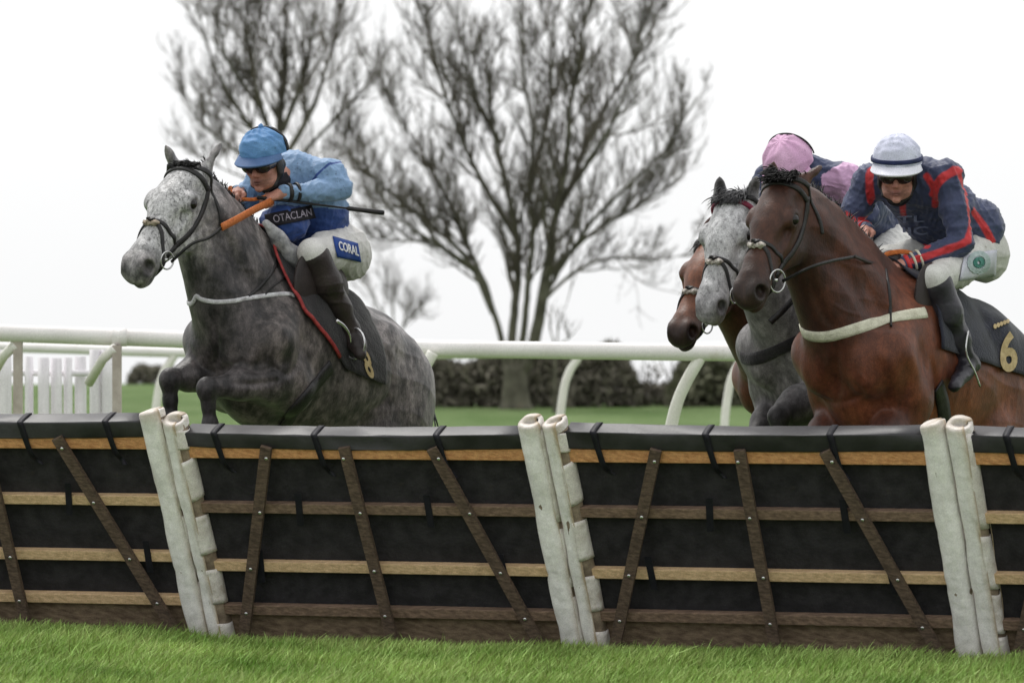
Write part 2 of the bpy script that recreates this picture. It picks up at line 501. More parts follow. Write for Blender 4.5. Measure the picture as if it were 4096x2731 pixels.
def build_hurdle(k, label):
    """hurdle k of the row: u along the row, v up the leaning face, w out of the face"""
    pr = np.random.default_rng(40 + k)
    eu = np.array((math.cos(HUR_A), -math.sin(HUR_A), 0))
    nn = np.array((-math.sin(HUR_A), -math.cos(HUR_A), 0))
    up = np.array((0, 0, 1.0))
    ev = np.array((-.205, -.36, 1.04)); L = np.linalg.norm(ev); ev /= L      # the row leans over to the landing side and racks to the left
    ew = np.cross(eu, ev); ew /= np.linalg.norm(ew)
    o = np.array((HUR_X0, HUR_Y0, .036 if k == -1 else 0)) + eu * ((k - 1) * HUR_W)
    root = thing('hurdle', label, 'hurdle', o + eu * HUR_W / 2, 'racing hurdles lined up across the course')
    u0, u1 = .10, HUR_W - .10
    sag = lambda u: -.012 * math.sin(math.pi * (u - u0) / (u1 - u0)) + .006 * (k % 2)
    TP = .976 if k == 0 else .984
    # padded top bar, gently sagging, in segments
    mb = MB()
    us = np.linspace(u0, u1, 13)
    bev = .006
    prof = []
    for (cy, cz, a0) in ((1.00 * L - bev, .052 - bev, 0), (1.00 * L - bev, -.07 + bev, 90), (.905 * L + bev, -.07 + bev, 180), (.905 * L + bev, .052 - bev, 270)):
        for a in (0, 30, 60, 90):
            prof.append((cy + bev * math.cos(R(90 - a0 - a + 0)) * 1.0, cz + bev * math.sin(R(90 - a0 - a))))
    # build profile explicitly (counter-clockwise in v,w)
    prof = []
    for (cv, cw, a0) in ((TP * L - bev, .052 - bev, 0), (.912 * L + bev, .052 - bev, 90), (.912 * L + bev, -.06 + bev, 180), (TP * L - bev, -.06 + bev, 270)):
        for a in (0, 30, 60, 90):
            prof.append((cv + bev * math.cos(R(a0 + a)), cw + bev * math.sin(R(a0 + a))))
    n = len(prof)
    V, F = [], []
    for i, u in enumerate(us):
        for (pv, pw) in prof:
            V.append(o + eu * u + ev * (pv + sag(u) + pr.normal(0, .0012)) + ew * (pw + pr.normal(0, .0012)))
    for i in range(len(us) - 1):
        for j in range(n):
            F.append((i * n + j, (i + 1) * n + j, (i + 1) * n + (j + 1) % n, i * n + (j + 1) % n))
    F += [tuple(range(n)), tuple(range(len(us) * n - 1, (len(us) - 1) * n - 1, -1))]
    mb.add(V, F)
    mb.build('top_pad', PAD, root)
    # rubber sheets
    for (va, vb) in ((.655, .852), (.40, .61), (.20, .355)):
        mb = MB()
        mb.box(o, eu, ev, ew, u0, u1, va * L - .02, vb * L + .02, -.012 - .004 * (va > .6), 0.0 + .003 * (va > .6), .003)
        mb.build('rubber_sheet', RUB, root, smooth=False)
    # rails
    cols = {-1: (W_ORANGE, W_LIGHT, W_LIGHT, W_LIGHT), 0: (W_ORANGE, W_GREY, W_LIGHT, W_GREY), 1: (W_ORANGE, W_GREY, W_LIGHT, W_GREY), 2: (W_ORANGE, W_LIGHT, W_LIGHT, W_GREY)}[k]
    for (v, hh), mt in zip(((.882, .031), (.634, .0245), (.378, .0245), (.182, .0245)), cols):
        mb = MB()
        dz = pr.normal(0, .004)
        sl = pr.normal(0, .003)
        mb.box(o + ev * dz, eu, ev + 0, ew, u0 - .0, u1 + .0, v * L - hh, v * L + hh, .006, .044, .004)
        mb.build('rail', mt, root, smooth=False)
    mb = MB()
    mb.box(o, eu, ev, ew, u0, u1, -.04, .165 * L, -.01, .0055, .003)
    mb.build('foot_board', W_SOIL, root, smooth=False)
    # braces
    um = (u0 + u1) / 2 - .015
    for (ua, ub) in ((um - .40, um - .735), (um, um + .0), (um + .40, um + .735)):
        mb = MB()
        a = o + eu * (ua + pr.normal(0, .01)) + ev * (.893 * L)
        b = o + eu * (ub + pr.normal(0, .01)) + ev * (.06 * L)
        d = (a - b); ln = np.linalg.norm(d); d /= ln
        side = np.cross(d, ew)
        mb.box(b, side, d, ew, -.0255, .0255, -.06, ln + .03, .0465, .0705, .004)
        br = mb.build('brace', W_DARK, root, smooth=False)
        for v in (.872, .632, .376, .176):
            t = (v * L - .06 * L) / ((.893 - .06) * L)
            c = b + d * ln * t + side * pr.normal(0, .006)
            mb = MB()
            mb.tube([c + ew * .069, c + ew * .0735, c + ew * .076], [.009, .0085, .005], 8)
            mb.build('bolt', BOLT, br)
    # straps over the pad and ties on the lower rails
    for j, u in enumerate(((.245, .72, 1.31) if k != -1 else (.30, 1.10, 1.52))):
        u = u + pr.normal(0, .012)
        pts = [(TP * L - .09, -.0635), (TP * L - .01, -.0635), (TP * L + .0035, -.05), (TP * L + .0035, .04), (TP * L - .006, .055), (.95 * L, .0555),
               (.90 * L, .0555), (.84 * L, .049), (.81 * L, .026), (.79 * L, .02 + .01 * j)]
        us_ = [0, 0, 0, .0, .004, .008, .014, .022, .03, .05]
        mb = MB()
        C = catmull([o + eu * (u + uu + .01) + ev * (pv + sag(u)) + ew * pw for (pv, pw), uu in zip(pts, us_)], 30)
        V, F = [], []
        for c in C:
            wd = .014
            V += [c - eu * wd, c + eu * wd, c + eu * wd + ew * .003 + ev * .002, c - eu * wd + ew * .003 + ev * .002]
        for i in range(len(C) - 1):
            for q in range(4):
                F.append((i * 4 + q, i * 4 + (q + 1) % 4, (i + 1) * 4 + (q + 1) % 4, (i + 1) * 4 + q))
        mb.add(V, F)
        mb.build('pad_strap', STRAP, root)
    for (v, ul) in ((.632, (.56, 1.22)), (.376, (.33, 1.58))):
        for u in ul:
            u = u + pr.normal(0, .05)
            mb = MB()
            q = o + eu * u
            tilt = ev + eu * pr.normal(.06, .08)
            mb.box(q, eu, tilt, ew, -.016, .016, v * L - .075, v * L + .085, .0455, .0485)
            mb.build('rail_tie', STRAP, root, smooth=False)
    # padded posts at both ends
    for side_, uc in ((0, .058), (1, HUR_W - .058)):
        build_post(root, o + eu * uc + ew * .02, eu, ev, ew, L, pr, k + side_, side_)
    return root

def build_post(root, o, eu, ev, ew, L, pr, pair, is_left_of_pair):
    r = .053
    n = 40
    Lp = L * 1.018
    # inner post
    mb = MB()
    mb.tube([o + ev * t * Lp for t in np.linspace(-.03, .985, 12)], r * .955, 24)
    post = mb.build('post', SLOT, root)
    # cover: a sleeve with an open slot at the right, the flaps close over it. two sleeves of a pair face each other
    # angle 0 = +eu (right), 90 = +ew (towards the landing side)
    if pair == 2 and is_left_of_pair == 0:
        a0, a1 = 58, 344
    elif is_left_of_pair == 0:
        a0, a1 = 72, 318
    else:
        a0, a1 = (28, 118 + 360 - 160) if pair != 2 else (-10, 300)
    nv = 46
    prw = np.random.default_rng(900 + pair * 7 + is_left_of_pair)
    ph = prw.uniform(0, 6, 8)
    def rad(a, t):
        cr = .0024 * math.sin(9 * t + 2 * math.sin(R(a)) + ph[0]) + .0026 * abs(math.sin(13 * t + 2.2 * math.cos(R(a) + ph[6]))) ** 6 * -1 + .0018 * math.sin(21 * t + ph[1] + 1.5 * math.cos(R(a)))
        crease = -.006 * math.exp(-((t - .335 - .03 * math.sin(R(a) + ph[2])) / .010) ** 2) - .003 * math.exp(-((t - .62 - .05 * math.sin(R(a) + ph[3])) / .012) ** 2)
        sq = (abs(math.cos(R(a) - .25)) ** 3.6 + abs(math.sin(R(a) - .25)) ** 3.6) ** (-1 / 3.6)
        return r * (.40 + .60 * sq) * .985 + cr + crease
    angs = np.linspace(a0, a1, n)
    V, F = [], []
    ts = np.linspace(-.03, 1.0, nv)
    for t in ts:
        for a in angs:
            rr = rad(a, t)
            tt = t + (.012 * math.sin(R(a) * 1 + ph[5]) if t > .99 else 0)
            V.append(o + ev * tt * Lp + rr * (eu * math.cos(R(a)) + ew * math.sin(R(a))))
    for i in range(nv - 1):
        for j in range(n - 1):
            F.append((i * n + j, i * n + j + 1, (i + 1) * n + j + 1, (i + 1) * n + j))
    # rim: rolls inward at the top and down into the tube
    base = (nv - 1) * n
    prev = base
    for (f, dz) in ((.965, .006), (.60, .007), (.56, .002), (.55, -.04), (.54, -.09)):
        st = len(V)
        for jj, a in enumerate(angs):
            rr = rad(a, 1.0) * f
            V.append(o + ev * (Lp + dz + .012 * Lp * math.sin(R(a) + ph[5])) + rr * (eu * math.cos(R(a)) * (1.15 if f < .7 else 1) + ew * math.sin(R(a)) * (.48 if f < .7 else 1)))
        for j in range(n - 1):
            F.append((prev + j, prev + j + 1, st + j + 1, st + j))
        prev = st
    VV = np.array(V); nr_ = (len(V) // n)
    AA = np.tile(angs, nr_); TT = np.clip(((VV - o) @ ev) / Lp, 0, 1.05)
    edge = np.exp(-(AA - angs[0]) / 11.0) + np.exp(-(angs[-1] - AA) / 14.0)
    nzv = np.array([mnoise.noise((float(a_) * .05 + pair * 3, float(t_) * 9, is_left_of_pair * 5.0)) + .6 * mnoise.noise((float(a_) * .12, float(t_) * 28, 3.0)) for a_, t_ in zip(AA, TT)])
    dirt = np.clip(edge * (1.15 + 1.1 * nzv) + np.exp(-TT / .05) * .7 + np.clip((TT - .955) / .05, 0, 1) * .55 + .10 * np.clip(nzv, 0, 1), 0, 1)[:, None]
    cc_ = np.array((.90, .88, .87)) * (1 - dirt) + np.array((.46, .36, .25)) * dirt
    cov = mesh_obj('post_cover', VV, F, PVC_A, root, colors=cc_)
    md = cov.modifiers.new('thick', 'SOLIDIFY'); md.thickness = .004; md.offset = -1
    # rim closing patch over the slot + dark hollow
    mb = MB()
    V, F = [], []
    aa = np.linspace(a1 - 6, a0 + 366, 14)
    for f, dz in ((1.0, -.03), (1.01, .0), (.965, .0058), (.60, .0068), (.56, .0018)):
        for a in aa:
            rr = rad(a, 1.0) * f + .002
            V.append(o + ev * (Lp + dz + .012 * Lp * math.sin(R(a) + ph[5])) + rr * (eu * math.cos(R(a)) * (1.15 if f < .7 else 1) + ew * math.sin(R(a)) * (.48 if f < .7 else 1)))
    k = len(aa)
    for i in range(4):
        for j in range(k - 1):
            F.append((i * k + j, i * k + j + 1, (i + 1) * k + j + 1, (i + 1) * k + j))
    mb.add(V, F)
    mb.build('rim_patch', PVC2, cov)
    mb = MB()
    mb.tube([o + ev * (Lp - .05), o + ev * (Lp - .012)], r * .6, 16)
    mb.build('hollow', HOLE, cov)
    # flaps
    spans = [(.965, .885), (.84, .665), (.59, .425), (.355, .205), (.12, -.02)]
    if pair == 2 and is_left_of_pair == 0:
        spans = [(.97, .58), (.55, .33), (.31, .15), (.13, -.02)]
    elif is_left_of_pair == 1:
        spans = [(.97, .58), (.55, .30), (.27, -.02)]
    for (ta, tb) in spans:
        aw0, aw1 = a1 - 16, a0 + 360 + prw.uniform(4, 14)
        V, F = [], []
        A = np.linspace(aw0, aw1, 14); T = np.linspace(tb, ta, 10)
        for t in T:
            for q, a in enumerate(A):
                rr = r + .0035 + .0016 * math.sin(17 * t + q * .5 + prw.uniform(0, .4)) + .002 * (q / 13.0)
                V.append(o + ev * (t * Lp + .008 * math.sin(q * .3 + ta * 30)) + rr * (eu * math.cos(R(a)) + ew * math.sin(R(a))))
        kk = len(A)
        for i in range(len(T) - 1):
            for j in range(kk - 1):
                F.append((i * kk + j, i * kk + j + 1, (i + 1) * kk + j + 1, (i + 1) * kk + j))
        mb = MB(); mb.add(V, F)
        fl = mb.build('flap', PVC2, cov)
        md = fl.modifiers.new('thick', 'SOLIDIFY'); md.thickness = .003; md.offset = 1

# ------------------------------------------------------------------ rails and wing
RAIL_W = mat_noise('white_plastic_rail', (.80, .77, .75), (.90, .87, .86), 3, .35, .1, 30, stretch=(1, 1, 1), stain=(.50, .44, .30), stain_scale=2.2, stain_lo=.60, stain_hi=.80, spec=.4)
POST_W = mat_noise('white_plastic_post', (.80, .77, .72), (.88, .86, .81), 6, .4, .1, 30, stain=(.5, .46, .34), stain_scale=4, stain_lo=.62, stain_hi=.85)
POST_T = mat_noise('grubby_post', (.42, .36, .32), (.58, .52, .47), 8, .7, .3, 30)
SLAT = mat_noise('white_wing_slat', (.74, .71, .74), (.86, .83, .86), 5, .5, .1, 20, stretch=(6, 6, .6))

def build_rails():
    D = 27.0
    t = thing('running_rail', 'near white tubular plastic running rail passing behind the leading grey horse', 'rail', P(512, 352 + FPX * CAM_H / D, D))
    pts = [P(x, y, D + dd) for x, y, dd in ((-260, 321, -.6), (-120, 327, -.3), (0, 332.6, 0), (174, 338.7, .2), (300, 344, .2), (435, 348, .1), (600, 350.5, 0), (718, 352, 0), (880, 353, 0), (1100, 353, 0), (1300, 352, 0))]
    mb = MB(); C = catmull(pts, 90); mb.tube(C, .053, 20)
    mb.build('rail_tube', RAIL_W, t)
    # joint sleeves
    for px, py in ((466, 348.6), (120, 336.9)):
        mb = MB(); a = P(px - 7, py - .2, D + .1); b = P(px + 7, py + .2, D + .1)
        mb.tube([a, b], .0555, 20); mb.build('joint_sleeve', RAIL_W, t)
    gy = 352 + FPX * CAM_H / D
    for px0, sh in ((428, 0), (698, 0), (960, 0), (1200, 0)):
        ctl = [P(px0 + dx, y, D + dd) for dx, y, dd in ((5, 352, 0), (0, 361, .0), (-10, 378, .02), (-20, 400, .05), (-27, 428, .08), (-31, 465, .1), (-33, 510, .1), (-33, gy + 4, .1))]
        mb = MB(); mb.tube(catmull(ctl, 30), np.linspace(.036, .04, 30), 14)
        mb.build('curved_post', POST_W, t)
    for px0, yt in ((18, 341), (117, 344.5), (-85, 338)):
        mb = MB()
        o = P(px0, gy, D + .05)
        top = P(px0, yt, D + .05)[2]
        mb.box(o, (1, 0, 0), (0, 1, 0), (0, 0, 1), -.026, .026, -.04, .04, -.02, top, .0)
        mb.build('square_post', POST_T, t, smooth=False)
        mb = MB(); mb.tube([P(px0 - 2, yt + 3, D + .02), P(px0 - 14, yt + 14, D + .1), P(px0 - 28, yt + 38, D + .25)], .03, 12)
        mb.build('brace', POST_W, t)
    D2 = 48.0
    t = thing('running_rail', 'thinner far white running rail seen beyond the near one', 'rail', P(512, 352 + FPX * CAM_H / D2, D2))
    pts = [P(x, y, D2 + dd) for x, y, dd in ((-300, 342, 0), (-100, 345, 0), (50, 348, 0), (170, 352, 0), (320, 353.3, 0), (460, 353.4, 0), (600, 350, 0), (730, 346.5, 0), (900, 345, 0), (1300, 344, 0))]
    mb = MB(); mb.tube(catmull(pts, 80), .053, 16); mb.build('rail_tube', RAIL_W, t)
    gy = 352 + FPX * CAM_H / D2
    for px0 in (172, 577, 742, 330, 900):
        ctl = [P(px0 + dx, y, D2) for dx, y in ((3, 352), (0, 359), (-6, 368), (-11, 380), (-14, 394), (-17, 418), (-18, 445), (-18, gy + 3))]
        mb = MB(); mb.tube(catmull(ctl, 26), .046, 12); mb.build('curved_post', POST_W, t)
    # wing of white uprights
    D3 = 29.5
    gy = 352 + FPX * CAM_H / D3
    t = thing('wing_fence', 'white wing of plastic uprights behind the left end of the running rail', 'fence', P(60, gy, D3))
    for x0, x1, ty, dd in ((-34, -20, 356, 0), (-17, -4, 349, -.8), (-3, 12, 349, -.8), (25.5, 34, 356, .1), (38.8, 50, 357, 0), (51.5, 62.7, 357.5, .05), (64.3, 73.0, 357, .1), (75.4, 87, 356, .2), (90.5, 101.5, 349, -.8), (102.2, 113, 349, -.8)):
        a = P((x0 + x1) / 2, gy, D3 + dd); b = P((x0 + x1) / 2 - 1, ty, D3 + dd)
        wd = (x1 - x0) / 2 / FPX * D3
        mb = MB()
        ez = b - a; h = np.linalg.norm(ez); ez /= h
        # slightly bowed plastic board
        V, F = [], []
        for i, s in enumerate(np.linspace(0, 1, 8)):
            for q in np.linspace(-1, 1, 5):
                V.append(a + ez * h * s + np.array((wd * q, -.03 * (1 - q * q), 0)))
            for q in np.linspace(1, -1, 5):
                V.append(a + ez * h * s + np.array((wd * q, -.03 * (1 - q * q) + .02, 0)))
        for i in range(7):
            for j in range(10):
                F.append((i * 10 + j, i * 10 + (j + 1) % 10, (i + 1) * 10 + (j + 1) % 10, (i + 1) * 10 + j))
        F.append(tuple(range(70, 80)))
        mb.add(V, F); mb.build('upright', SLAT, t)
    for yy in (372, 470):
        mb = MB(); mb.tube([P(-36, yy, D3 + .12), P(114, yy + 1, D3 + .12)], .022, 10); mb.build('cross_rail', SLAT, t)

# ------------------------------------------------------------------ trees and hedges
BARK = mat_noise('lichen_bark', (.065, .062, .045), (.14, .135, .10), 3, .9, .6, 20, stain=(.14, .10, .05), stain_scale=1.2, stain_lo=.6, stain_hi=.8)
TWIG = mat_noise('twig_bark', (.075, .066, .052), (.16, .142, .115), 1.2, .9)

class Tubes:
    """many thin tapered tubes, vectorised at the end"""
    def __init__(s): s.seg = []
    def add(s, pts, r): s.seg.append((pts, r))
    def build(s, name, mat, parent, n):
        V, F, off = [], [], 0
        ang = np.arange(n) * 2 * math.pi / n
        ca, sa = np.cos(ang), np.sin(ang)
        for pts, r in s.seg:
            m = len(pts)
            T = np.gradient(pts, axis=0); T /= np.linalg.norm(T, axis=1)[:, None] + 1e-9
            ref = np.where(np.abs(T[:, 2:3]) > .9, np.array((1., 0, 0)), np.array((0, 0, 1.)))
            a = np.cross(T, ref); a /= np.linalg.norm(a, axis=1)[:, None] + 1e-9
            b = np.cross(T, a)
            ring = pts[:, None] + r[:, None, None] * (a[:, None] * ca[None, :, None] + b[:, None] * sa[None, :, None])
            V.append(ring.reshape(-1, 3))
            i = np.arange(m - 1)[:, None] * n + np.arange(n)[None]
            j = np.arange(m - 1)[:, None] * n + (np.arange(n)[None] + 1) % n
            F.append(np.stack((i, j, j + n, i + n), -1).reshape(-1, 4) + off)
            off += m * n
        return mesh_obj(name, np.concatenate(V), np.concatenate(F), mat, parent)

def grow(tb, g, p, d, ln, r, lev, maxlev, up=.25, wig=.16, dens=1.0):
    m = 6 if lev < maxlev else 4
    pts = [p]
    dd = d.copy()
    for i in range(m - 1):
        dd = dd + g.normal(0, wig, 3) + np.array((0, 0, up / m))
        dd /= np.linalg.norm(dd)
        pts.append(pts[-1] + dd * ln / (m - 1))
    pts = np.array(pts)
    rr = np.linspace(r, max(r * .35, .0055), m)
    tb[min(lev, 2)].add(pts, rr)
    if lev >= maxlev: return
    nb = int((6.5 + 2.8 * ln) * dens)
    for q in range(nb):
        t = g.uniform(.12, 1.0) * (m - 1)
        i = min(int(t), m - 2)
        base = pts[i] * (1 - t + i) + pts[i + 1] * (t - i)
        tan = pts[i + 1] - pts[i]; tan /= np.linalg.norm(tan)
        side = np.cross(tan, g.normal(0, 1, 3)); side /= np.linalg.norm(side)
        al = g.uniform(.35, .85)
        nd = tan * math.cos(al) + side * math.sin(al)
        grow(tb, g, base, nd, ln * g.uniform(.32, .58), max(r * (1 - .55 * t / (m - 1)) * .42, .0068), lev + 1, maxlev, up, wig, dens)

def stem_tree(name, label, group, d, trunk, r0, stems, seed, depth_j=1.2, dens=1.0, mat_twig=None, scale=1.0, kidlen=2.6):
    g = np.random.default_rng(seed)
    root = thing(name, label, 'tree', P(*Q(*trunk[0]), d), group)
    mb = MB()
    C = catmull([P(*Q(*q), d) for q in trunk], 14)
    rad = np.linspace(r0 * 1.25, r0 * .8, 14); rad[:3] *= (1.15, 1.08, 1.03)
    C[0][2] = -.15
    mb.tube(C, rad, 14)
    tk = mb.build('trunk', BARK, root)
    tb = [Tubes(), Tubes(), Tubes()]
    big = Tubes()
    for pts, ra in stems:
        dz = g.normal(0, depth_j)
        n = len(pts)
        W = np.array([P(*Q(*q), d + dz * (i / (n - 1)) ** .8) for i, q in enumerate(pts)])
        m = 5 * n
        C = catmull(W, m)
        C[1:] += np.cumsum(g.normal(0, .012, (m - 1, 3)), axis=0)
        rr = np.linspace(ra * .74, ra * .11, m)
        big.add(C, rr)
        L = np.linalg.norm(np.diff(C, axis=0), axis=1).sum()
        nk = int(L * 4.2 * dens)
        for q in range(nk):
            t = g.uniform(.22, 1.0)
            i = min(int(t * (m - 1)), m - 2)
            tan = C[i + 1] - C[i]; tan /= np.linalg.norm(tan) + 1e-9
            side = np.cross(tan, g.normal(0, 1, 3)); side /= np.linalg.norm(side)
            al = g.uniform(.3, .95)
            nd = tan * math.cos(al) + side * math.sin(al)
            grow(tb, g, C[i], nd, kidlen * g.uniform(.35, .9) * (1.1 - .45 * t) * scale, ra * (1 - .8 * t) * .30 + .008, 0, 2, 1.0, .11, dens * .70)
    big.build('limb', BARK, tk, 8)
    if name == 'sapling':
        tb[0].seg += tb[1].seg + tb[2].seg; tb[0].build('crown', TWIG, root, 5)
        return root
    cr = tb[0].build('crown', mat_twig or TWIG, root, 5)
    tb[1].build('branchlet', mat_twig or TWIG, cr, 4)
    tb[2].build('twig', mat_twig or TWIG, cr, 3)
    return root

def build_trees():
    T1 = [([(1164, 850), (1150, 785), (1125, 690), (1100, 620), (1075, 560), (1050, 500), (1015, 430), (975, 350), (930, 280), (880, 180)], .115),
          ([(1174, 850), (1177, 770), (1192, 640), (1190, 520), (1175, 440), (1150, 330), (1135, 220), (1130, 60)], .17),
          ([(1188, 850), (1206, 760), (1218, 640), (1225, 540), (1215, 420), (1220, 300), (1200, 150), (1195, -20)], .13),
          ([(1200, 850), (1228, 765), (1252, 650), (1268, 560), (1285, 470), (1305, 380), (1315, 250), (1340, 130), (1370, -10)], .22),
          ([(1133, 720), (1080, 600), (1000, 520), (900, 440), (820, 370), (790, 300)], .10),
          ([(1240, 690), (1300, 590), (1380, 480), (1470, 400), (1540, 330), (1600, 220)], .10),
          ([(1235, 700), (1310, 630), (1400, 590), (1490, 592), (1580, 575)], .075),
          ([(1290, 460), (1360, 360), (1430, 230), (1480, 40)], .11),
          ([(1195, 560), (1110, 420), (1050, 280), (1000, 120), (980, -20)], .11),
          ([(1290, 470), (1350, 320), (1450, 150), (1530, 10)], .10),
          ([(1100, 620), (1010, 560), (920, 500), (860, 420)], .08),
          ([(1250, 650), (1350, 540), (1470, 470), (1570, 400)], .09),
          ([(1215, 430), (1260, 280), (1270, 120), (1290, -20)], .10),
          ([(1150, 330), (1080, 180), (1060, 0)], .08),
          ([(1110, 640), (1000, 560), (900, 540), (830, 500)], .05)]
    stem_tree('bare_tree', 'large bare tree with several forked stems standing beyond the rails in the middle', 'bare winter trees beyond the course', 109,
              [(1185, 940), (1184, 900), (1182, 838)], .33, T1, 11, 1.3, 1.0)
    T2 = [([(645, 420), (640, 280), (650, 180), (655, 80), (660, -60)], .17),
          ([(645, 380), (600, 250), (570, 130), (555, -10)], .13),
          ([(645, 400), (560, 270), (490, 160), (455, 60)], .10),
          ([(640, 430), (540, 345), (460, 280), (425, 220)], .08),
          ([(650, 370), (720, 240), (760, 120), (780, 10)], .12),
          ([(650, 400), (750, 290), (800, 240), (825, 205)], .08),
          ([(645, 430), (530, 400), (460, 360)], .05),
          ([(650, 300), (700, 150), (730, -30)], .11),
          ([(640, 460), (720, 395), (790, 350)], .05),
          ([(600, 250), (520, 120), (500, 0)], .08),
          ([(650, 180), (610, 80), (600, -60)], .07)]
    stem_tree('bare_tree', 'bare tree rising behind the jockey in light blue', 'bare winter trees beyond the course', 116,
              [(640, 925), (641, 760), (643, 600), (645, 410)], .30, T2, 23, 1.2, .95)
    T3 = [([(905, 780), (880, 720), (850, 670), (830, 640)], .08), ([(905, 780), (905, 700), (900, 650)], .08), ([(905, 780), (950, 720), (980, 700)], .08), ([(905, 780), (930, 740), (925, 690)], .06)]
    stem_tree('bare_tree', 'small faint bare tree low on the skyline right of the grey rump', 'bare winter trees beyond the course', 230,
              [(905, 850), (905, 815), (905, 778)], .2, T3, 31, 1.5, .9, scale=1.0, kidlen=2.6)
    T4 = [([(1275, 800), (1290, 740), (1310, 690), (1320, 650)], .03), ([(1275, 800), (1265, 730), (1280, 680)], .03), ([(1275, 800), (1320, 760), (1345, 730)], .03)]
    stem_tree('sapling', 'spindly sapling at the foot of the large forked tree', None, 104,
              [(1275, 950), (1275, 880), (1275, 800)], .05, T4, 37, .5, .55, scale=.5, kidlen=1.6)

HEDGE = mat_noise('winter_hedge', (.115, .105, .082), (.21, .195, .155), 1.2, .95, 0, island=.3)
HEDGE_G = mat_noise('olive_hedge', (.085, .085, .055), (.17, .17, .115), 1.2, .95, 0, island=.3)
def build_hedge(label, d, px0, px1, ytop, ybase, mat, seed, thick=1.2, gap=None, n=9000):
    g = np.random.default_rng(seed)
    a, b = P(px0, ybase, d), P(px1, ybase, d)
    zt = P(px0, ytop, d)[2]
    root = thing('hedge', label, 'hedge', ((a[0] + b[0]) / 2, d, 0), 'winter hedges across the field')
    L = b[0] - a[0]
    x = g.uniform(0, L, n)
    hx = zt * (1 + .10 * np.sin(x * .9 + seed) + .09 * np.sin(x * 2.3 + 1) + .05 * np.sin(x * 6.1))
    hx *= np.clip(np.minimum(x, L - x) / .5, .15, 1) ** .5
    z = hx * g.random(n) ** .75
    y = g.normal(0, thick * .33, n)
    if gap is not None:
        gx = P(gap[0], ybase, d)[0] - a[0]
        keep = ~((np.abs(x - gx) < gap[1]) & (z > gap[2]) & (g.random(n) < .93))
        x, y, z = x[keep], y[keep], z[keep]
    k = len(x)
    c = np.stack((a[0] + x, d + y, z), -1)
    s = g.uniform(.04, .11, k)
    t = g.normal(0, 1, (k, 3)); t[:, 2] += 1.0; t /= np.linalg.norm(t, axis=1)[:, None]
    u = np.cross(t, g.normal(0, 1, (k, 3))); u /= np.linalg.norm(u, axis=1)[:, None]
    V = np.stack((c - t * s[:, None] * 1.6, c + u * s[:, None] * .5, c + t * s[:, None] * 1.6, c - u * s[:, None] * .5), 1).reshape(-1, 3)
    F = (np.arange(k)[:, None] * 4 + np.arange(4)[None])
    mesh_obj('foliage', V, F, mat, root, smooth=False)
    tb = Tubes()
    for q in range(int(L * 9)):
        xx = g.uniform(0, L)
        if gap is not None and abs(xx - gx) < gap[1] * .8: continue
        p0 = np.array((a[0] + xx, d + g.normal(0, thick * .2), -.05))
        p1 = p0 + np.array((g.normal(0, .25), g.normal(0, .2), zt * g.uniform(.7, 1.1)))
        tb.add(np.array([p0, (p0 + p1) / 2 + g.normal(0, .06, 3), p1]), np.array((.03, .022, .008)))
    tb.build('stem', BARK, root, 4)

def build_hedges():
    build_hedge('dark brown clipped hedge behind the trunk of the large forked tree', 112, 395, 640, 353, 405, HEDGE, 3, gap=None, n=17000, thick=1.6)
    build_hedge('thin gappy hedge length with bright sky showing through', 112.5, 640, 668, 356, 405, HEDGE, 14, gap=(652, .35, .55), n=900, thick=1.0)
    build_hedge('olive brown bushy hedge seen behind the muzzle of the bay horse', 111, 668, 830, 354, 406, HEDGE_G, 5, n=13000, thick=1.6)
    build_hedge('low dark hedge far off between the wing and the grey forelegs', 190, 128, 196, 366, 383, HEDGE, 8, n=2600, thick=1.5)
    build_hedge('rough olive hedge stretching off beyond the bay rump', 113, 830, 1120, 354, 406, HEDGE_G, 9, n=9000, thick=1.6)
# ================================================================== BODIES: smooth blended distance fields meshed to one skin
class Frame:
    def __init__(s, o=(0, 0, 0), Rm=None):
        s.o = np.asarray(o, float); s.R = np.eye(3) if Rm is None else np.asarray(Rm, float)
    def w(s, p): return np.asarray(p, float) @ s.R.T + s.o          # local -> parent
    def i(s, p): return (np.asarray(p, float) - s.o) @ s.R          # parent -> local
    def v(s, p): return np.asarray(p, float) @ s.R.T

def rot_y(a):   # pitch up by a (x forward, z up)
    c, s_ = math.cos(a), math.sin(a)
    return np.array(((c, 0, -s_), (0, 1, 0), (s_, 0, c)))

def dir_frame(o, yaw, pitch, roll=0.0):
    """x axis along the face: yaw to the left, pitch downwards"""
    cp, sp, cy, sy = math.cos(pitch), math.sin(pitch), math.cos(yaw), math.sin(yaw)
    X = np.array((cp * cy, cp * sy, -sp)); Y = np.array((-sy, cy, 0)); Z = np.cross(X, Y)
    if roll:
        Y, Z = Y * math.cos(roll) + Z * math.sin(roll), Z * math.cos(roll) - Y * math.sin(roll)
    return Frame(o, np.stack((X, Y, Z), 1))

def smin(a, b, k):
    h = np.maximum(k - np.abs(a - b), 0) / k
    return np.minimum(a, b) - h * h * k * .25

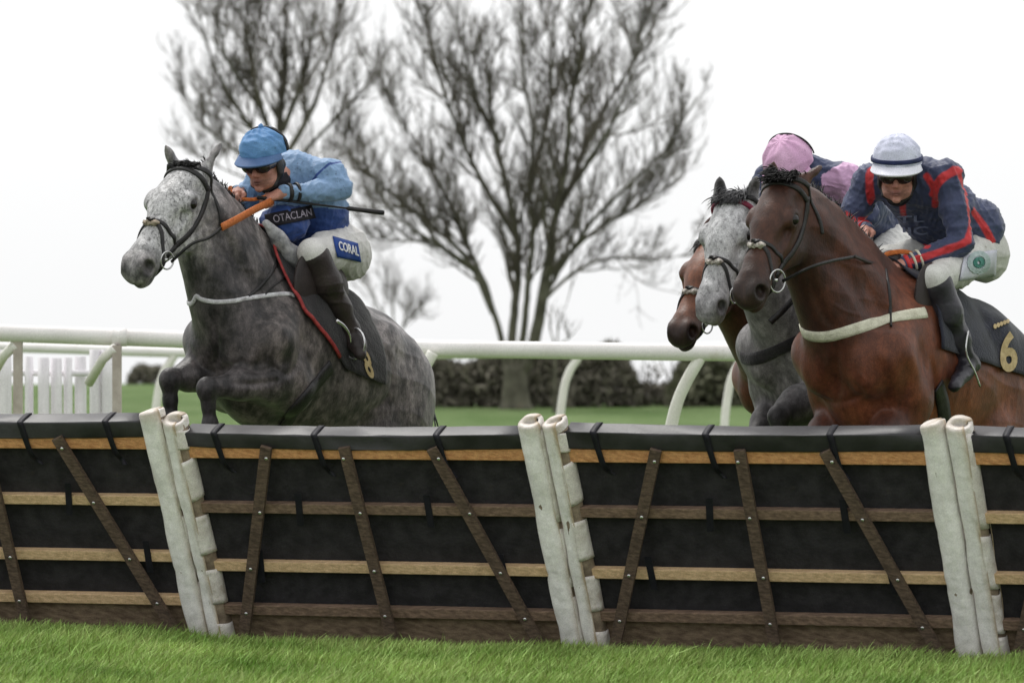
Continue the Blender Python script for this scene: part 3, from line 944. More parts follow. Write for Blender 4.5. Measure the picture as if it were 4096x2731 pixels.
class SDF:
    def __init__(s): s.pr = []
    def cone(s, a, b, ra, rb, k=.03, col=None, fr=None):
        if fr is not None:
            a, b = fr.w(a), fr.w(b); g = np.linalg.norm(fr.R[:, 0]); ra, rb, k = ra * g, rb * g, k * g
        s.pr.append(('c', np.asarray(a, float), np.asarray(b, float), ra, rb, k, col, False)); return s
    def chain(s, pts, rs, k=.03, col=None, fr=None):
        for i in range(len(pts) - 1): s.cone(pts[i], pts[i + 1], rs[i], rs[i + 1], k, col, fr)
        return s
    def ell(s, c, r, k=.03, col=None, fr=None, rot=None, sub=False):
        Rm = np.eye(3) if rot is None else np.asarray(rot, float)
        r = np.asarray(r, float)
        if fr is not None:
            g = np.linalg.norm(fr.R[:, 0]); c = fr.w(c); Rm = fr.R @ Rm / g; r = r * g; k = k * g
        s.pr.append(('e', np.asarray(c, float), Rm, np.asarray(r, float), None, k, col, sub)); return s
    def dist(s, q, p):
        if q[0] == 'c':
            _, a, b, ra, rb = q[:5]
            ab = b - a; pa = p - a
            t = np.clip((pa @ ab) / (ab @ ab + 1e-12), 0, 1)
            return np.sqrt(((pa - t[..., None] * ab) ** 2).sum(-1)) - (ra + (rb - ra) * t)
        _, c, Rm, r = q[:4]
        l = (p - c) @ Rm
        k0 = np.sqrt(((l / r) ** 2).sum(-1)); k1 = np.sqrt(((l / (r * r)) ** 2).sum(-1))
        return np.where(k0 < 1e-4, -r.min(), k0 * (k0 - 1) / (k1 + 1e-9))
    def bounds(s, q):
        if q[0] == 'c':
            r = max(q[3], q[4]); return np.minimum(q[1], q[2]) - r, np.maximum(q[1], q[2]) + r
        e = np.sqrt(((q[2] * q[3][None, :]) ** 2).sum(1)); return q[1] - e, q[1] + e
    def eval(s, p):
        p = np.asarray(p, float); d = np.full(p.shape[:-1], 1e3)
        for q in s.pr:
            e = s.dist(q, p)
            d = -smin(-d, e, q[5]) if q[7] else smin(d, e, q[5])
        return d
    def grad(s, p, e=.002):
        g = np.empty_like(p)
        for i in range(3):
            o = np.zeros(3); o[i] = e
            g[..., i] = s.eval(p + o) - s.eval(p - o)
        return g / (np.linalg.norm(g, axis=-1, keepdims=True) + 1e-9)
    def snap(s, p, off=0.0, n=5):
        p = np.array(p, float)
        for _ in range(n):
            d = s.eval(p)
            p = p - (d - off)[..., None] * s.grad(p) * .9
        return p, s.grad(p)
    def march(s, o, d, t0=0.0, t1=5.0, off=0.0, n=160):
        """sphere tracing; o, d (N,3) in the field's frame; nan where missed"""
        o = np.atleast_2d(o); d = np.atleast_2d(d)
        t = np.full(len(o), float(t0)); hit = np.zeros(len(o), bool)
        act = np.arange(len(o))
        for _ in range(n):
            e = s.eval(o[act] + d[act] * t[act][:, None]) - off
            h_ = np.abs(e) < 8e-4
            hit[act[h_]] = True
            t[act] += np.where(h_, 0, np.clip(e * .85, -.02, .25))
            act = act[~h_ & (t[act] < t1)]
            if not len(act): break
        p = o + d * t[:, None]
        p[~hit | (t > t1)] = np.nan
        return p
    def mesh(s, h, pad=.03):
        bs = [s.bounds(q) for q in s.pr if not q[7]]
        lo = np.min([b[0] for b in bs], 0) - pad; hi = np.max([b[1] for b in bs], 0) + pad
        N = np.ceil((hi - lo) / h).astype(int) + 1
        D = np.full(N, .3, dtype=np.float32)
        for q in s.pr:
            b0, b1 = s.bounds(q)
            m = q[5] + 2.5 * h
            i0 = np.clip(np.floor((b0 - m - lo) / h).astype(int), 0, N - 1); i1 = np.clip(np.ceil((b1 + m - lo) / h).astype(int) + 1, 1, N)
            ax = [lo[a] + h * np.arange(i0[a], i1[a]) for a in range(3)]
            p = np.stack(np.meshgrid(*ax, indexing='ij'), -1)
            e = s.dist(q, p)
            sl = tuple(slice(i0[a], i1[a]) for a in range(3))
            D[sl] = -smin(-D[sl], e, q[5]) if q[7] else smin(D[sl], e, q[5])
        V, F = surface_nets(D, lo, h)
        return V, F
    def colours(s, V, soft=.03):
        acc = np.zeros((len(V), 3)); ws = np.zeros(len(V))
        for q in s.pr:
            if q[6] is None: continue
            w = np.exp(-np.maximum(s.dist(q, V) * (-1 if q[7] else 1), -.02) / soft) if not q[7] else np.exp(-np.abs(s.dist(q, V)) / .009) * 5
            acc += w[:, None] * np.asarray(q[6]); ws += w
        return acc / (ws[:, None] + 1e-12)

def surface_nets(D, lo, h):
    S = D < 0
    nx, ny, nz = D.shape
    c = np.zeros((nx - 1, ny - 1, nz - 1), np.uint8)
    for i in (0, 1):
        for j in (0, 1):
            for k in (0, 1):
                c += S[i:nx - 1 + i, j:ny - 1 + j, k:nz - 1 + k]
    act = (c > 0) & (c < 8)
    I = np.argwhere(act)
    acc = np.zeros((len(I), 3)); cnt = np.zeros(len(I))
    cor = [(i, j, k) for i in (0, 1) for j in (0, 1) for k in (0, 1)]
    val = {q: D[I[:, 0] + q[0], I[:, 1] + q[1], I[:, 2] + q[2]].astype(float) for q in cor}
    for a in cor:
        for ax in range(3):
            if a[ax] == 1: continue
            b = tuple(a[t] + (1 if t == ax else 0) for t in range(3))
            va, vb = val[a], val[b]
            cr = (va < 0) != (vb < 0)
            t = np.where(cr, va / np.where(cr, va - vb, 1), 0)
            pnt = np.array(a, float)[None] + np.eye(3)[ax][None] * t[:, None]
            acc[cr] += pnt[cr]; cnt[cr] += 1
    V = lo + h * (I + acc / cnt[:, None])
    idx = np.full(act.shape, -1, np.int32); idx[act] = np.arange(len(I))
    Fs = []
    for ax in range(3):
        u, v = (ax + 1) % 3, (ax + 2) % 3
        sl0 = [slice(None)] * 3; sl1 = [slice(None)] * 3
        sl0[ax] = slice(0, -1); sl1[ax] = slice(1, None)
        ch = S[tuple(sl0)] != S[tuple(sl1)]
        E = np.argwhere(ch)
        E = E[(E[:, u] > 0) & (E[:, v] > 0) & (E[:, u] < D.shape[u] - 1) & (E[:, v] < D.shape[v] - 1)]
        ins = S[E[:, 0], E[:, 1], E[:, 2]]
        def cell(du, dv):
            q = E.copy(); q[:, u] -= du; q[:, v] -= dv
            return idx[q[:, 0], q[:, 1], q[:, 2]]
        f = np.stack((cell(1, 1), cell(0, 1), cell(0, 0), cell(1, 0)), 1)
        f[~ins] = f[~ins][:, ::-1]
        Fs.append(f)
    return V, np.concatenate(Fs)

def ribbon(pts, nrm, width, thick, closed=False, sdf=None):
    """flat strap lying on a surface"""
    pts = np.asarray(pts); n = len(pts)
    T = (np.roll(pts, -1, 0) - np.roll(pts, 1, 0)) if closed else np.gradient(pts, axis=0)
    T /= np.linalg.norm(T, axis=1)[:, None] + 1e-9
    Sd = np.cross(T, nrm); Sd /= np.linalg.norm(Sd, axis=1)[:, None] + 1e-9
    wid = np.broadcast_to(np.asarray(width, float), (n,))[:, None]
    rows = []
    for f in (-.5, -.17, .17, .5):
        q = pts + Sd * wid * f
        if sdf is not None and width is not None and np.max(wid) > .012:
            q, nn = sdf.snap(q, 0.0, 2)
            rows.append((q, nn))
        else: rows.append((q, nrm))
    V = []
    for (q, nn), e in zip(rows, (.7, 1, 1, .7)): V.append(q + nn * thick * e)
    V += [rows[3][0] - rows[3][1] * .002, rows[0][0] - rows[0][1] * .002]
    V = np.stack(V, 1)
    m = V.shape[1]
    F = []
    for i in range(n if closed else n - 1):
        i2 = (i + 1) % n
        for j in range(m):
            F.append((i * m + j, i * m + (j + 1) % m, i2 * m + (j + 1) % m, i2 * m + j))
    if not closed:
        F.append(tuple(range(m - 1, -1, -1))); F.append(tuple((n - 1) * m + j for j in range(m)))
    return V.reshape(-1, 3), F

def folds(V, seed, amp=.004, freq=22.0, k=7):
    g = np.random.default_rng(seed)
    out = np.zeros(len(V))
    warp = np.sin(V @ g.normal(0, 9, (3, 3)) + g.uniform(0, 6, 3)) * .05
    for i in range(k):
        d = g.normal(0, 1, 3); d /= np.linalg.norm(d)
        f = freq * g.uniform(.5, 1.6)
        mask = .5 + .5 * np.sin(V @ g.normal(0, 7, 3) + g.uniform(0, 6))
        s_ = np.sin((V + warp) @ d * f + g.uniform(0, 6))
        out += mask * (1 - np.abs(s_)) ** 2
    return amp * (out - out.mean())

class Body:
    """an SDF in an upright heading frame placed in the world"""
    def __init__(s, anchor_px, d, heading):
        s.A = P(anchor_px[0], anchor_px[1], d)
        th = heading
        u = np.array((-math.sin(th), -math.cos(th), 0)); up = np.array((0, 0, 1.0)); l = np.cross(up, u)
        s.F = Frame(s.A, np.stack((u, l, up), 1))
    def loc(s, px, py, lat):
        """local point on the plane y = lat seen at a picture position"""
        r = ray(px, py); l = s.F.R[:, 1]
        t = (lat - (CAMP - s.A) @ l) / (r @ l)
        return s.F.i(CAMP + r * t)
    def q(s, x, y, lat): return s.loc(*Q(x, y), lat)
    def px(s, sdf, pts, off=0.0, n=40, smooth=True):
        """points on a field's skin under picture positions"""
        pp = catmull(np.array([(a, b, 0) for a, b in pts], float), n)[:, :2] if smooth else np.array(pts, float)
        o = s.F.i(np.repeat(CAMP[None], len(pp), 0)); d = np.array([ray(a, b) for a, b in pp]) @ s.F.R
        dist = np.linalg.norm(s.A - CAMP)
        p = sdf.march(o, d, dist - 2.6, dist + 2.6, off)
        return p
    def emit(s, name, V, F, mat, parent, **kw): return mesh_obj(name, s.F.w(V), F, mat, parent, **kw)
    def strap_px(s, name, sdf, pts, width, thick, mat, parent, n=44, off=0.0):
        p = s.px(sdf, pts, off, n); p = p[~np.isnan(p[:, 0])]
        if len(p) < 3: return None
        p, nn = sdf.snap(p, off, 2)
        V, F = ribbon(p, nn, width, thick, sdf=sdf if off == 0 else None)
        return s.emit(name, V, F, mat, parent)
    def text(s, name, txt, sdf, quad, mat, parent, off=.004, bold=0.0, ext=.002):
        """lettering laid on a skin; quad = picture positions of its four corners (tl, tr, br, bl)"""
        cu = bpy.data.curves.new('lettering', 'FONT'); cu.body = txt; cu.size = 1; cu.offset = bold; cu.resolution_u = 4
        ob = bpy.data.objects.new('lettering', cu); COL.objects.link(ob)
        dg = bpy.context.evaluated_depsgraph_get()
        me = bpy.data.meshes.new_from_object(ob.evaluated_get(dg))
        bpy.data.objects.remove(ob); bpy.data.curves.remove(cu)
        bm = bmesh.new(); bm.from_mesh(me)
        bmesh.ops.subdivide_edges(bm, edges=[e for e in bm.edges if e.calc_length() > .25], cuts=2, use_grid_fill=True)
        bmesh.ops.triangulate(bm, faces=bm.faces)
        co = np.array([v.co[:] for v in bm.verts]); F = [tuple(v.index for v in f.verts) for f in bm.faces]
        bm.free(); bpy.data.meshes.remove(me)
        a, b = co.min(0), co.max(0)
        uv = (co[:, :2] - a[:2]) / (b[:2] - a[:2] + 1e-9)
        tl, tr, br, bl = [np.array(c, float) for c in quad]
        U, W = uv[:, :1], uv[:, 1:2]
        px = (bl * (1 - U) + br * U) * (1 - W) + (tl * (1 - U) + tr * U) * W
        p = s.px(sdf, px, off, smooth=False)
        ok = ~np.isnan(p[:, 0])
        F = [f for f in F if all(ok[i] for i in f)]
        p[~ok] = 0
        used = sorted({i for f in F for i in f}); mp = {j: i for i, j in enumerate(used)}
        if not used: return None
        F = [tuple(mp[i] for i in f) for f in F]
        o = s.emit(name, p[used], F, mat, parent, smooth=False)
        md = o.modifiers.new('thick', 'SOLIDIFY'); md.thickness = ext; md.offset = 0
        return o
    def patch(s, name, sdf, quad, mat, parent, off=.003, nu=14, nv=8, ext=.002):
        tl, tr, br, bl = [np.array(c, float) for c in quad]
        px = []
        for w in np.linspace(0, 1, nv):
            for u in np.linspace(0, 1, nu):
                px.append((tl * (1 - u) + tr * u) * (1 - w) + (bl * (1 - u) + br * u) * w)
        p = s.px(sdf, px, off, smooth=False)
        ok = ~np.isnan(p[:, 0]); p[~ok] = 0
        F = []
        for i in range(nv - 1):
            for j in range(nu - 1):
                f = (i * nu + j, (i + 1) * nu + j, (i + 1) * nu + j + 1, i * nu + j + 1)
                if all(ok[q] for q in f): F.append(f)
        o = s.emit(name, p, F, mat, parent)
        md = o.modifiers.new('thick', 'SOLIDIFY'); md.thickness = ext; md.offset = 0
        return o

# ================================================================== HORSE
class Horse(Body):
    def __init__(s, anchor_px, d, heading, pitch, poll, head_yaw, head_pitch, head_roll, hs, cols, ears, arch=.06, legs=None, sc=1.0, croup_drop=0.0, neck_fat=1.0):
        super().__init__(anchor_px, d, heading)
        s.B = Frame((0, 0, 0), rot_y(pitch) * sc)
        s.H = dir_frame(poll, head_yaw, head_pitch, head_roll); s.H.R = s.H.R * hs
        s.hs, s.sc = hs, sc
        S = s.sdf = SDF(); B, H = s.B, s.H
        c = cols
        # ---- trunk
        k = .10
        cd = croup_drop
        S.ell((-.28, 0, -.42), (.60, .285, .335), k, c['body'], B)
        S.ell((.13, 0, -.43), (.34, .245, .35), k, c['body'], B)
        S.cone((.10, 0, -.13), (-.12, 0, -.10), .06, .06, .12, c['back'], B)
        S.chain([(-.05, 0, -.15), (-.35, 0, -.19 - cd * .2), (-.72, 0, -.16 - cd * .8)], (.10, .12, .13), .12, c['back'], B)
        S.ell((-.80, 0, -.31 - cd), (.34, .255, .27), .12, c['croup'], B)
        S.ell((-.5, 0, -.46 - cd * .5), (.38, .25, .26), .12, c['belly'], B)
        S.ell((.10, 0, -.60), (.30, .19, .27), .10, c['belly'], B)
        S.ell((-.28, 0, -.57), (.42, .24, .28), .10, c['belly'], B)
        for y in (-1, 1):
            S.ell((.365, y * .118, -.53), (.13, .110, .16), .035, c['chest'], B)
            S.ell((.40, y * .075, -.40), (.07, .065, .12), .05, c['chest'], B)
            S.cone((.02, y * .13, -.16), (.32, y * .185, -.47), .07, .115, .07, c['shoulder'], B)
            S.cone((.32, y * .185, -.48), (.10, y * .19, -.68), .115, .10, .06, c['shoulder'], B)
            S.ell((.02, y * .185, -.42), (.13, .085, .22), .08, c['shoulder'], B)
            S.ell((-.62, y * .19, -.20 - cd * .8), (.10, .07, .08), .08, c['croup'], B)
            S.ell((-.86, y * .145, -.52 - cd), (.245, .145, .36), .08, c['thigh'], B)
            S.ell((-1.03, y * .10, -.42 - cd), (.13, .115, .25), .08, c['thigh'], B)
            S.ell((-.66, y * .17, -.66 - cd), (.13, .10, .15), .08, c['thigh'], B)
        # dock
        S.cone((-1.10, 0, -.20 - cd), (-1.2, 0, -.30 - cd), .05, .035, .06, c['croup'], B)
        # ---- legs (local points)
        s.legs = legs
        for side in (1, -1):
            el, kn, fe, ho = legs['f%d' % side]
            sh = B.w((.14, side * .19, -.66))
            el = np.asarray(el); kn = np.asarray(kn); fe = np.asarray(fe); ho = np.asarray(ho)
            S.cone(sh, el, .105, .095, .07, c['shoulder'])
            mid = el * .55 + kn * .45
            S.chain([el, mid, kn], (.094, .070, .046), .045, c['leg'])
            S.ell(kn, (.052, .046, .060), .022, c['knee'])
            S.chain([kn, kn * .5 + fe * .5, fe], (.043, .031, .036), .025, c['cannon'])
            S.ell(fe, (.042, .038, .045), .02, c['cannon'])
            S.chain([fe, fe * .4 + ho * .6, ho], (.034, .033, .05), .02, c['cannon'])
            d_ = ho - fe; d_ /= np.linalg.norm(d_)
            S.cone(ho, ho + d_ * .06, .05, .062, .01, c['hoof'])
            st = B.w((-.70, side * .15, -.72 - cd)); hk, fe, ho = [np.asarray(q) for q in legs['h%d' % side]]
            S.chain([st, st * .45 + hk * .55, hk], (.125, .085, .055), .06, c['leg'])
            S.ell(hk, (.062, .045, .07), .03, c['cannon'])
            S.chain([hk, hk * .5 + fe * .5, fe], (.05, .037, .04), .03, c['cannon'])
            S.chain([fe, fe * .4 + ho * .6, ho], (.042, .035, .05), .02, c['cannon'])
            S.cone(ho, ho + np.array((.03, 0, -.06)), .05, .062, .01, c['hoof'])
        # ---- neck
        W0, T1 = B.w((.06, 0, -.15)), B.w((.40, 0, -.44))
        Pk, T0 = H.w((-.01, 0, -.075)), H.w((.14, 0, -.15))
        dors = np.cross(np.array((0, 1.0, 0)), Pk - W0); dors /= -np.linalg.norm(dors)
        if dors[2] < 0: dors = -dors
        m = 7
        nf = neck_fat
        cr, th, md = [], [], []
        for t in np.linspace(0, 1, m):
            a = W0 * (1 - t) + Pk * t + dors * arch * math.sin(math.pi * t)
            b = T1 * (1 - t) + T0 * t + dors * arch * .35 * math.sin(math.pi * t)
            # head turns away: bend the neck smoothly
            cr.append(a); th.append(b); md.append((a + b) / 2)
        S.chain(cr, np.linspace(.085, .055, m) * nf, .07, c['crest'])
        S.chain(th, np.linspace(.15, .068, m) * nf, .08, c['throat'])
        S.chain(md, np.linspace(.165, .080, m) * nf, .09, c['neck'])
        # jugular groove and neck muscle
        for y in (-1, 1):
            off = np.array((0, y, 0))
            a = md[1] + off * .135; b = H.w((.06, y * .055, -.09))
            S.cone(a, b, .055, .030, .06, c['neck'])
            a = th[1] + off * .10; b = H.w((.17, y * .05, -.17))
            S.cone(a, b, .04, .022, .03, c['throat'])
        s.crest = np.array(cr)
        # ---- head
        f, mz = c['face'], c['muzzle']
        S.ell((.12, 0, -.045), (.155, .086, .085), .05, f, H)
        S.ell((.16, 0, -.014), (.12, .082, .042), .04, f, H)
        S.cone((.02, .055, -.03), (.02, -.055, -.03), .045, .045, .04, f, H)
        S.cone((.08, 0, -.030), (.24, 0, -.030), .060, .066, .05, f, H)
        S.cone((.20, 0, -.036), (.47, 0, -.048), .068, .050, .05, f, H)
        S.cone((.28, 0, -.080), (.50, 0, -.075), .064, .050, .05, f, H)
        for y in (-1, 1):
            S.ell((.215, y * .060, -.128), (.110, .034, .100), .03, c.get('cheek', f), H)
            S.cone((.25, y * .045, -.16), (.46, y * .022, -.105), .036, .026, .04, f, H)
            S.ell((.192, y * .090, -.018), (.050, .026, .040), .022, f, H)      # orbit
            S.cone((.15, y * .092, -.012), (.215, y * .091, -.010), .016, .014, .02, f, H)   # brow ridge
            S.cone((.22, y * .090, -.052), (.36, y * .062, -.062), .014, .010, .025, f, H)   # facial crest
            S.ell((.545, y * .038, -.046), (.048, .028, .040), .022, c.get('wing', mz), H)     # nostril wing
        S.ell((.515, 0, -.070), (.085, .054, .058), .05, mz, H)
        S.ell((.575, 0, -.078), (.036, .044, .038), .03, mz, H)
        S.ell((.545, 0, -.128), (.048, .034, .024), .022, mz, H)               # lower lip and chin
        S.cone((.46, 0, -.115), (.54, 0, -.125), .032, .03, .02, mz, H)
        # ears
        for y in (1, -1):
            tip, base_, face = ears[y]          # tip as a local point, base in head coords, hollow direction
            b0 = H.w(base_); tip = np.asarray(tip)
            ax = tip - b0; ln = np.linalg.norm(ax); ax /= ln
            fd = np.asarray(face, float); fd = fd - ax * (fd @ ax); fd /= np.linalg.norm(fd)
            sd = np.cross(ax, fd)
            Rm = np.stack((ax, sd, fd), 1)
            S.chain([b0 - ax * .03, b0 + ax * ln * .15], (.034, .030), .03, c['ear'])
            S.ell(b0 + ax * ln * .45, (ln * .50, .029, .019), .02, c['ear'], rot=Rm)
            S.cone(b0 + ax * ln * .6, tip, .020, .004, .015, c['eartip'])
            S.ell(b0 + ax * ln * .45 + fd * .021, (ln * .36, .016, .018), .008, c['earin'], rot=Rm, sub=True)
        # carve nostrils, eye, mouth, jaw line
        for y in (-1, 1):
            nr = dir_frame((0, 0, 0), R(34) * y, R(-20)).R
            S.ell((.560, y * .064, -.046), (.044, .022, .030), .012, c['nostril'], H, rot=nr, sub=True)
            S.ell((.198, y * .099, -.018), (.034, .014, .026), .012, c['eyering'], H)
            S.ell((.198, y * .121, -.018), (.029, .015, .019), .008, c['eyering'], H, sub=True)
        S.ell((.575, 0, -.108), (.065, .07, .0045), .008, c['lip'], H, sub=True)
        S.ell((.30, 0, -.185), (.12, .022, .05), .03, None, H, sub=True)        # between the jaw bones
        for y in (-1, 1):
            S.ell((.33, y * .080, -.035), (.09, .012, .022), .03, None, H, sub=True)   # hollow above the facial crest
            S.ell((.115, y * .094, -.010), (.030, .014, .024), .025, None, H, sub=True) # hollow over the eye

    def build(s, label, coat_mat, ground_z=0.0, vox=.0075, group='horses jumping the hurdles'):
        base = s.F.w((-.2, 0, 0)); base[2] = 0
        s.root = thing('horse', label, 'horse', base, group)
        V, F = s.sdf.mesh(vox)
        col = s.sdf.colours(V)
        col = s.paint(V, col) if hasattr(s, 'paint') and s.paint else col
        # muscle relief, creases and veins
        g = s.sdf.grad(V)
        for pts, sg, amp in getattr(s, 'strokes', ()):
            L_ = s.px(s.sdf, pts, 0, 30); L_ = L_[~np.isnan(L_[:, 0])]
            if len(L_) < 3: continue
            near = np.where((np.abs(V - L_.mean(0)) < (np.abs(L_ - L_.mean(0)).max(0) + 3 * sg)).all(1))[0]
            if not len(near): continue
            dd = np.sqrt(((V[near][:, None] - L_[None]) ** 2).sum(-1))
            j = dd.argmin(1); fade = np.sin(np.pi * (j + 1.5) / (len(L_) + 2)) ** .6
            V[near] += g[near] * (amp * np.exp(-(dd.min(1) / sg) ** 2) * fade)[:, None]
        V = V + g * (folds(V, 5, .0036, 13, 7)[:, None])
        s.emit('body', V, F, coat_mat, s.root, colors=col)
        for y in (-1, 1):
            c = s.F.w(s.H.w((.198, y * .101, -.018)))
            ico = bmesh.new(); bmesh.ops.create_uvsphere(ico, u_segments=20, v_segments=12, radius=.0235 * s.hs)
            VV = np.array([v.co[:] for v in ico.verts]) + c; FF = [tuple(v.index for v in f.verts) for f in ico.faces]; ico.free()
            mesh_obj('eye', VV, FF, M['eye'], s.root)
        return s.root

    def hair(s, name, base_pts, dirs, ln, r, mat, parent, seed, spread=.25, droop=.4, n_seg=5):
        g = np.random.default_rng(seed)
        tb = Tubes()
        for b, d in zip(base_pts, dirs):
            d = np.asarray(d, float) + g.normal(0, spread, 3); d /= np.linalg.norm(d)
            L = ln * g.uniform(.75, 1.1)
            pts = [np.asarray(b, float)]
            for i in range(n_seg - 1):
                d = d + np.array((0, 0, -droop / n_seg)) + g.normal(0, .06, 3); d /= np.linalg.norm(d)
                pts.append(pts[-1] + d * L / (n_seg - 1))
            tb.add(s.F.w(np.array(pts)), np.linspace(r, r * .2, n_seg))
        return tb.build(name, mat, parent, 4)

    def mane(s, mat, ln=.07, r=.006, n=420, seed=3, stand=.8, side=-1.0):
        g = np.random.default_rng(seed)
        C = catmull(s.crest[1:], 120)
        p = C[g.integers(0, 119, n)] + g.normal(0, .008, (n, 3))
        q = s.sdf.march(p + np.array((-.12, 0, .25)), np.repeat(np.array([(0.43, 0, -.9)]), n, 0), 0, .5)
        q = q[~np.isnan(q[:, 0])]
        q[:, 1] += g.normal(0, .012, len(q))
        bp = q - np.array((0, 0, .008))
        dr = [np.array((0, 0, 1.0)) * stand + np.array((-.35, side * .35, 0))] * len(q)
        return s.hair('mane', bp, dr, ln, r, mat, s.root, seed)

    def forelock(s, mat, n=160, ln=.16, r=.005, seed=4, fwd=.7, lift=.25):
        g = np.random.default_rng(seed)
        bp, dr = [], []
        for i in range(n):
            y = g.normal(0, .026)
            bp.append(s.H.w((g.uniform(-.05, .03), y, .012)))
            dr.append(s.H.v((fwd, y * 2.5 + g.normal(0, .12), lift)) / s.hs)
        bp, _ = s.sdf.snap(np.array(bp), -.006, 4)
        return s.hair('forelock', bp, dr, ln, r, mat, s.root, seed, .10, 1.0)

    def tail(s, mat, ln=.6, n=260, seed=6, lift=.3, back=1.0):
        g = np.random.default_rng(seed)
        b = s.B.w((-1.17, 0, -.27)); bp = [b + g.normal(0, .022, 3) for _ in range(n)]
        dr = [np.array((-back, g.normal(0, .15), lift))] * n
        return s.hair('tail', bp, dr, ln, .007, mat, s.root, seed, .2, .8, 8)

    # ---- tack
    def side_pts(s, xz, side, n=30):
        """points along the head, given in head x-z, on the skin of one cheek"""
        c = catmull(np.array([(x, 0, z) for x, z in xz], float), n)
        o = s.H.w(np.stack((c[:, 0], np.full(n, side * .25), c[:, 2]), 1))
        d = np.repeat((s.H.R[:, 1] / s.hs * -side)[None], n, 0)
        return s.sdf.march(o, d, 0, .5)
    def strap_side(s, name, xz, side, width, thick, mat, parent, n=30):
        p = s.side_pts(xz, side, n); p = p[~np.isnan(p[:, 0])]
        if len(p) < 3: return None
        p, nn = s.sdf.snap(p, 0, 2)
        V, F = ribbon(p, nn, width, thick, sdf=s.sdf); return s.emit(name, V, F, mat, parent)
    def ring(s, name, c, axis, width, thick, mat, parent, fr=None, n=64, rad=.3, a0=0, a1=360, up=(0, 0, 1)):
        fr = fr or s.H
        c = np.asarray(c, float); ax = np.asarray(axis, float); ax /= np.linalg.norm(ax)
        u = np.cross(ax, np.array((0, 1.0, 0))); u /= np.linalg.norm(u); v = np.cross(ax, u)
        an = np.linspace(R(a0), R(a1), n, endpoint=not (a1 - a0 >= 360))
        d = u[None] * np.cos(an)[:, None] + v[None] * np.sin(an)[:, None]
        o = fr.w(c + d * rad); dd = -(d @ fr.R.T); dd /= np.linalg.norm(dd, axis=1)[:, None]
        p = s.sdf.march(o, dd, 0, rad * 2)
        ok = ~np.isnan(p[:, 0]); p = p[ok]
        p, nn = s.sdf.snap(p, 0, 2)
        V, F = ribbon(p, nn, width, thick, closed=(a1 - a0 >= 360), sdf=s.sdf)
        return s.emit(name, V, F, mat, parent)
    def torus(s, name, c, axis, r, tr, mat, parent):
        ax = np.asarray(axis, float); ax /= np.linalg.norm(ax)
        u = np.cross(ax, (0.3, .2, .93)); u /= np.linalg.norm(u); v = np.cross(ax, u)
        pts = [c + r * (u * math.cos(a) + v * math.sin(a)) for a in np.linspace(0, 2 * math.pi, 33)]
        mb = MB(); mb.tube(s.F.w(np.array(pts)), tr, 8, cap=False); return mb.build(name, mat, parent)
    def fluff(s, name, c, n, r, mat, parent, seed=2, nrm=None):
        """a small roll of sheepskin"""
        g = np.random.default_rng(seed)
        sd = SDF()
        for i in range(60):
            q_ = r * g.uniform(.35, .8); sd.ell(c + g.normal(0, 1, 3) * np.asarray(n), (q_, q_, q_), .004)
        V, F = sd.mesh(.0032)
        V = V + g.normal(0, .0009, V.shape)
        return s.emit(name, V, F, mat, parent)
    def bridle(s, brow_mat=None, strap_w=.022, fluffy=True, ring_r=.036, noseband=True, fleece=None):
        L = M['leather']
        hx, hy, hz = s.H.R[:, 0] / s.hs, s.H.R[:, 1] / s.hs, s.H.R[:, 2] / s.hs
        br = s.ring('bridle', (.012, 0, -.04), (1, 0, -.12), .022 * s.hs, .006, L, s.root, n=50, rad=.2, a0=-84, a1=84)   # head piece behind the ears
        for y in (1, -1):
            s.strap_side('throat_lash', [(.015, -.03), (.045, -.09), (.085, -.15), (.125, -.20)], y, .015 * s.hs, .006, L, br)
        s.ring('brow_band', (.062, 0, -.05), (.97, 0, .12), strap_w * s.hs, .009, brow_mat or L, br, a0=-96, a1=96, n=44)
        bx, bz = .455, -.100
        for y in (1, -1):
            s.strap_side('cheek_piece', [(.045, -.055), (.15, -.108), (.30, -.112), (bx - .02, bz)], y, strap_w * s.hs, .007, L, br)
            rc_ = s.side_pts([(bx + .0, bz), (bx + .001, bz)], y, 2)
            if np.isnan(rc_).any(): rc_ = np.array([s.H.w((bx, y * .05, bz))])
            cc = rc_[0] + hy * y * .014
            s.torus('bit_ring', cc, hy * y + hz * .15 + hx * .2, ring_r * s.hs, .0042, M['steel'], br)
            mb = MB(); mb.tube(s.F.w(np.array([cc - hx * .005, cc - hx * .005 - hy * y * .05])), .007, 8); mb.build('bit_mouthpiece', M['steel'], br)
            s.bit = getattr(s, 'bit', {}); s.bit[y] = cc - hx * ring_r * .6 - hz * ring_r * .8
        if noseband:
            s.ring('nose_strap', (.352, 0, -.065), (1, 0, .10), .017 * s.hs, .007, L, br, n=60, a0=-118, a1=118, rad=.2)
            s.ring('nose_strap', (.452, 0, -.070), (.66, 0, .75), .016 * s.hs, .008, L, br, n=60, a0=-140, a1=140, rad=.2)
        if noseband:
            s.ring('chin_strap', (.44, 0, -.09), (.75, 0, .65), .014 * s.hs, .006, L, br, a0=110, a1=250, n=30, rad=.2)
            o = s.H.w((.352, 0, .2)); p = s.sdf.march(o[None], -hz[None], 0, .5)[0]
            if fluffy:
                for j, y in enumerate((-1, 1)):
                    s.fluff('sheepskin_pad', p + hy * y * .018 + hx * .010 + hz * .002, (.008, .008, .004), .011, fleece or M['fleece'], br, 3 + j)
            s.fluff('strap_knot', p + hz * .009 - hx * .004, (.010, .010, .003), .010, L, br, 9)
        return br

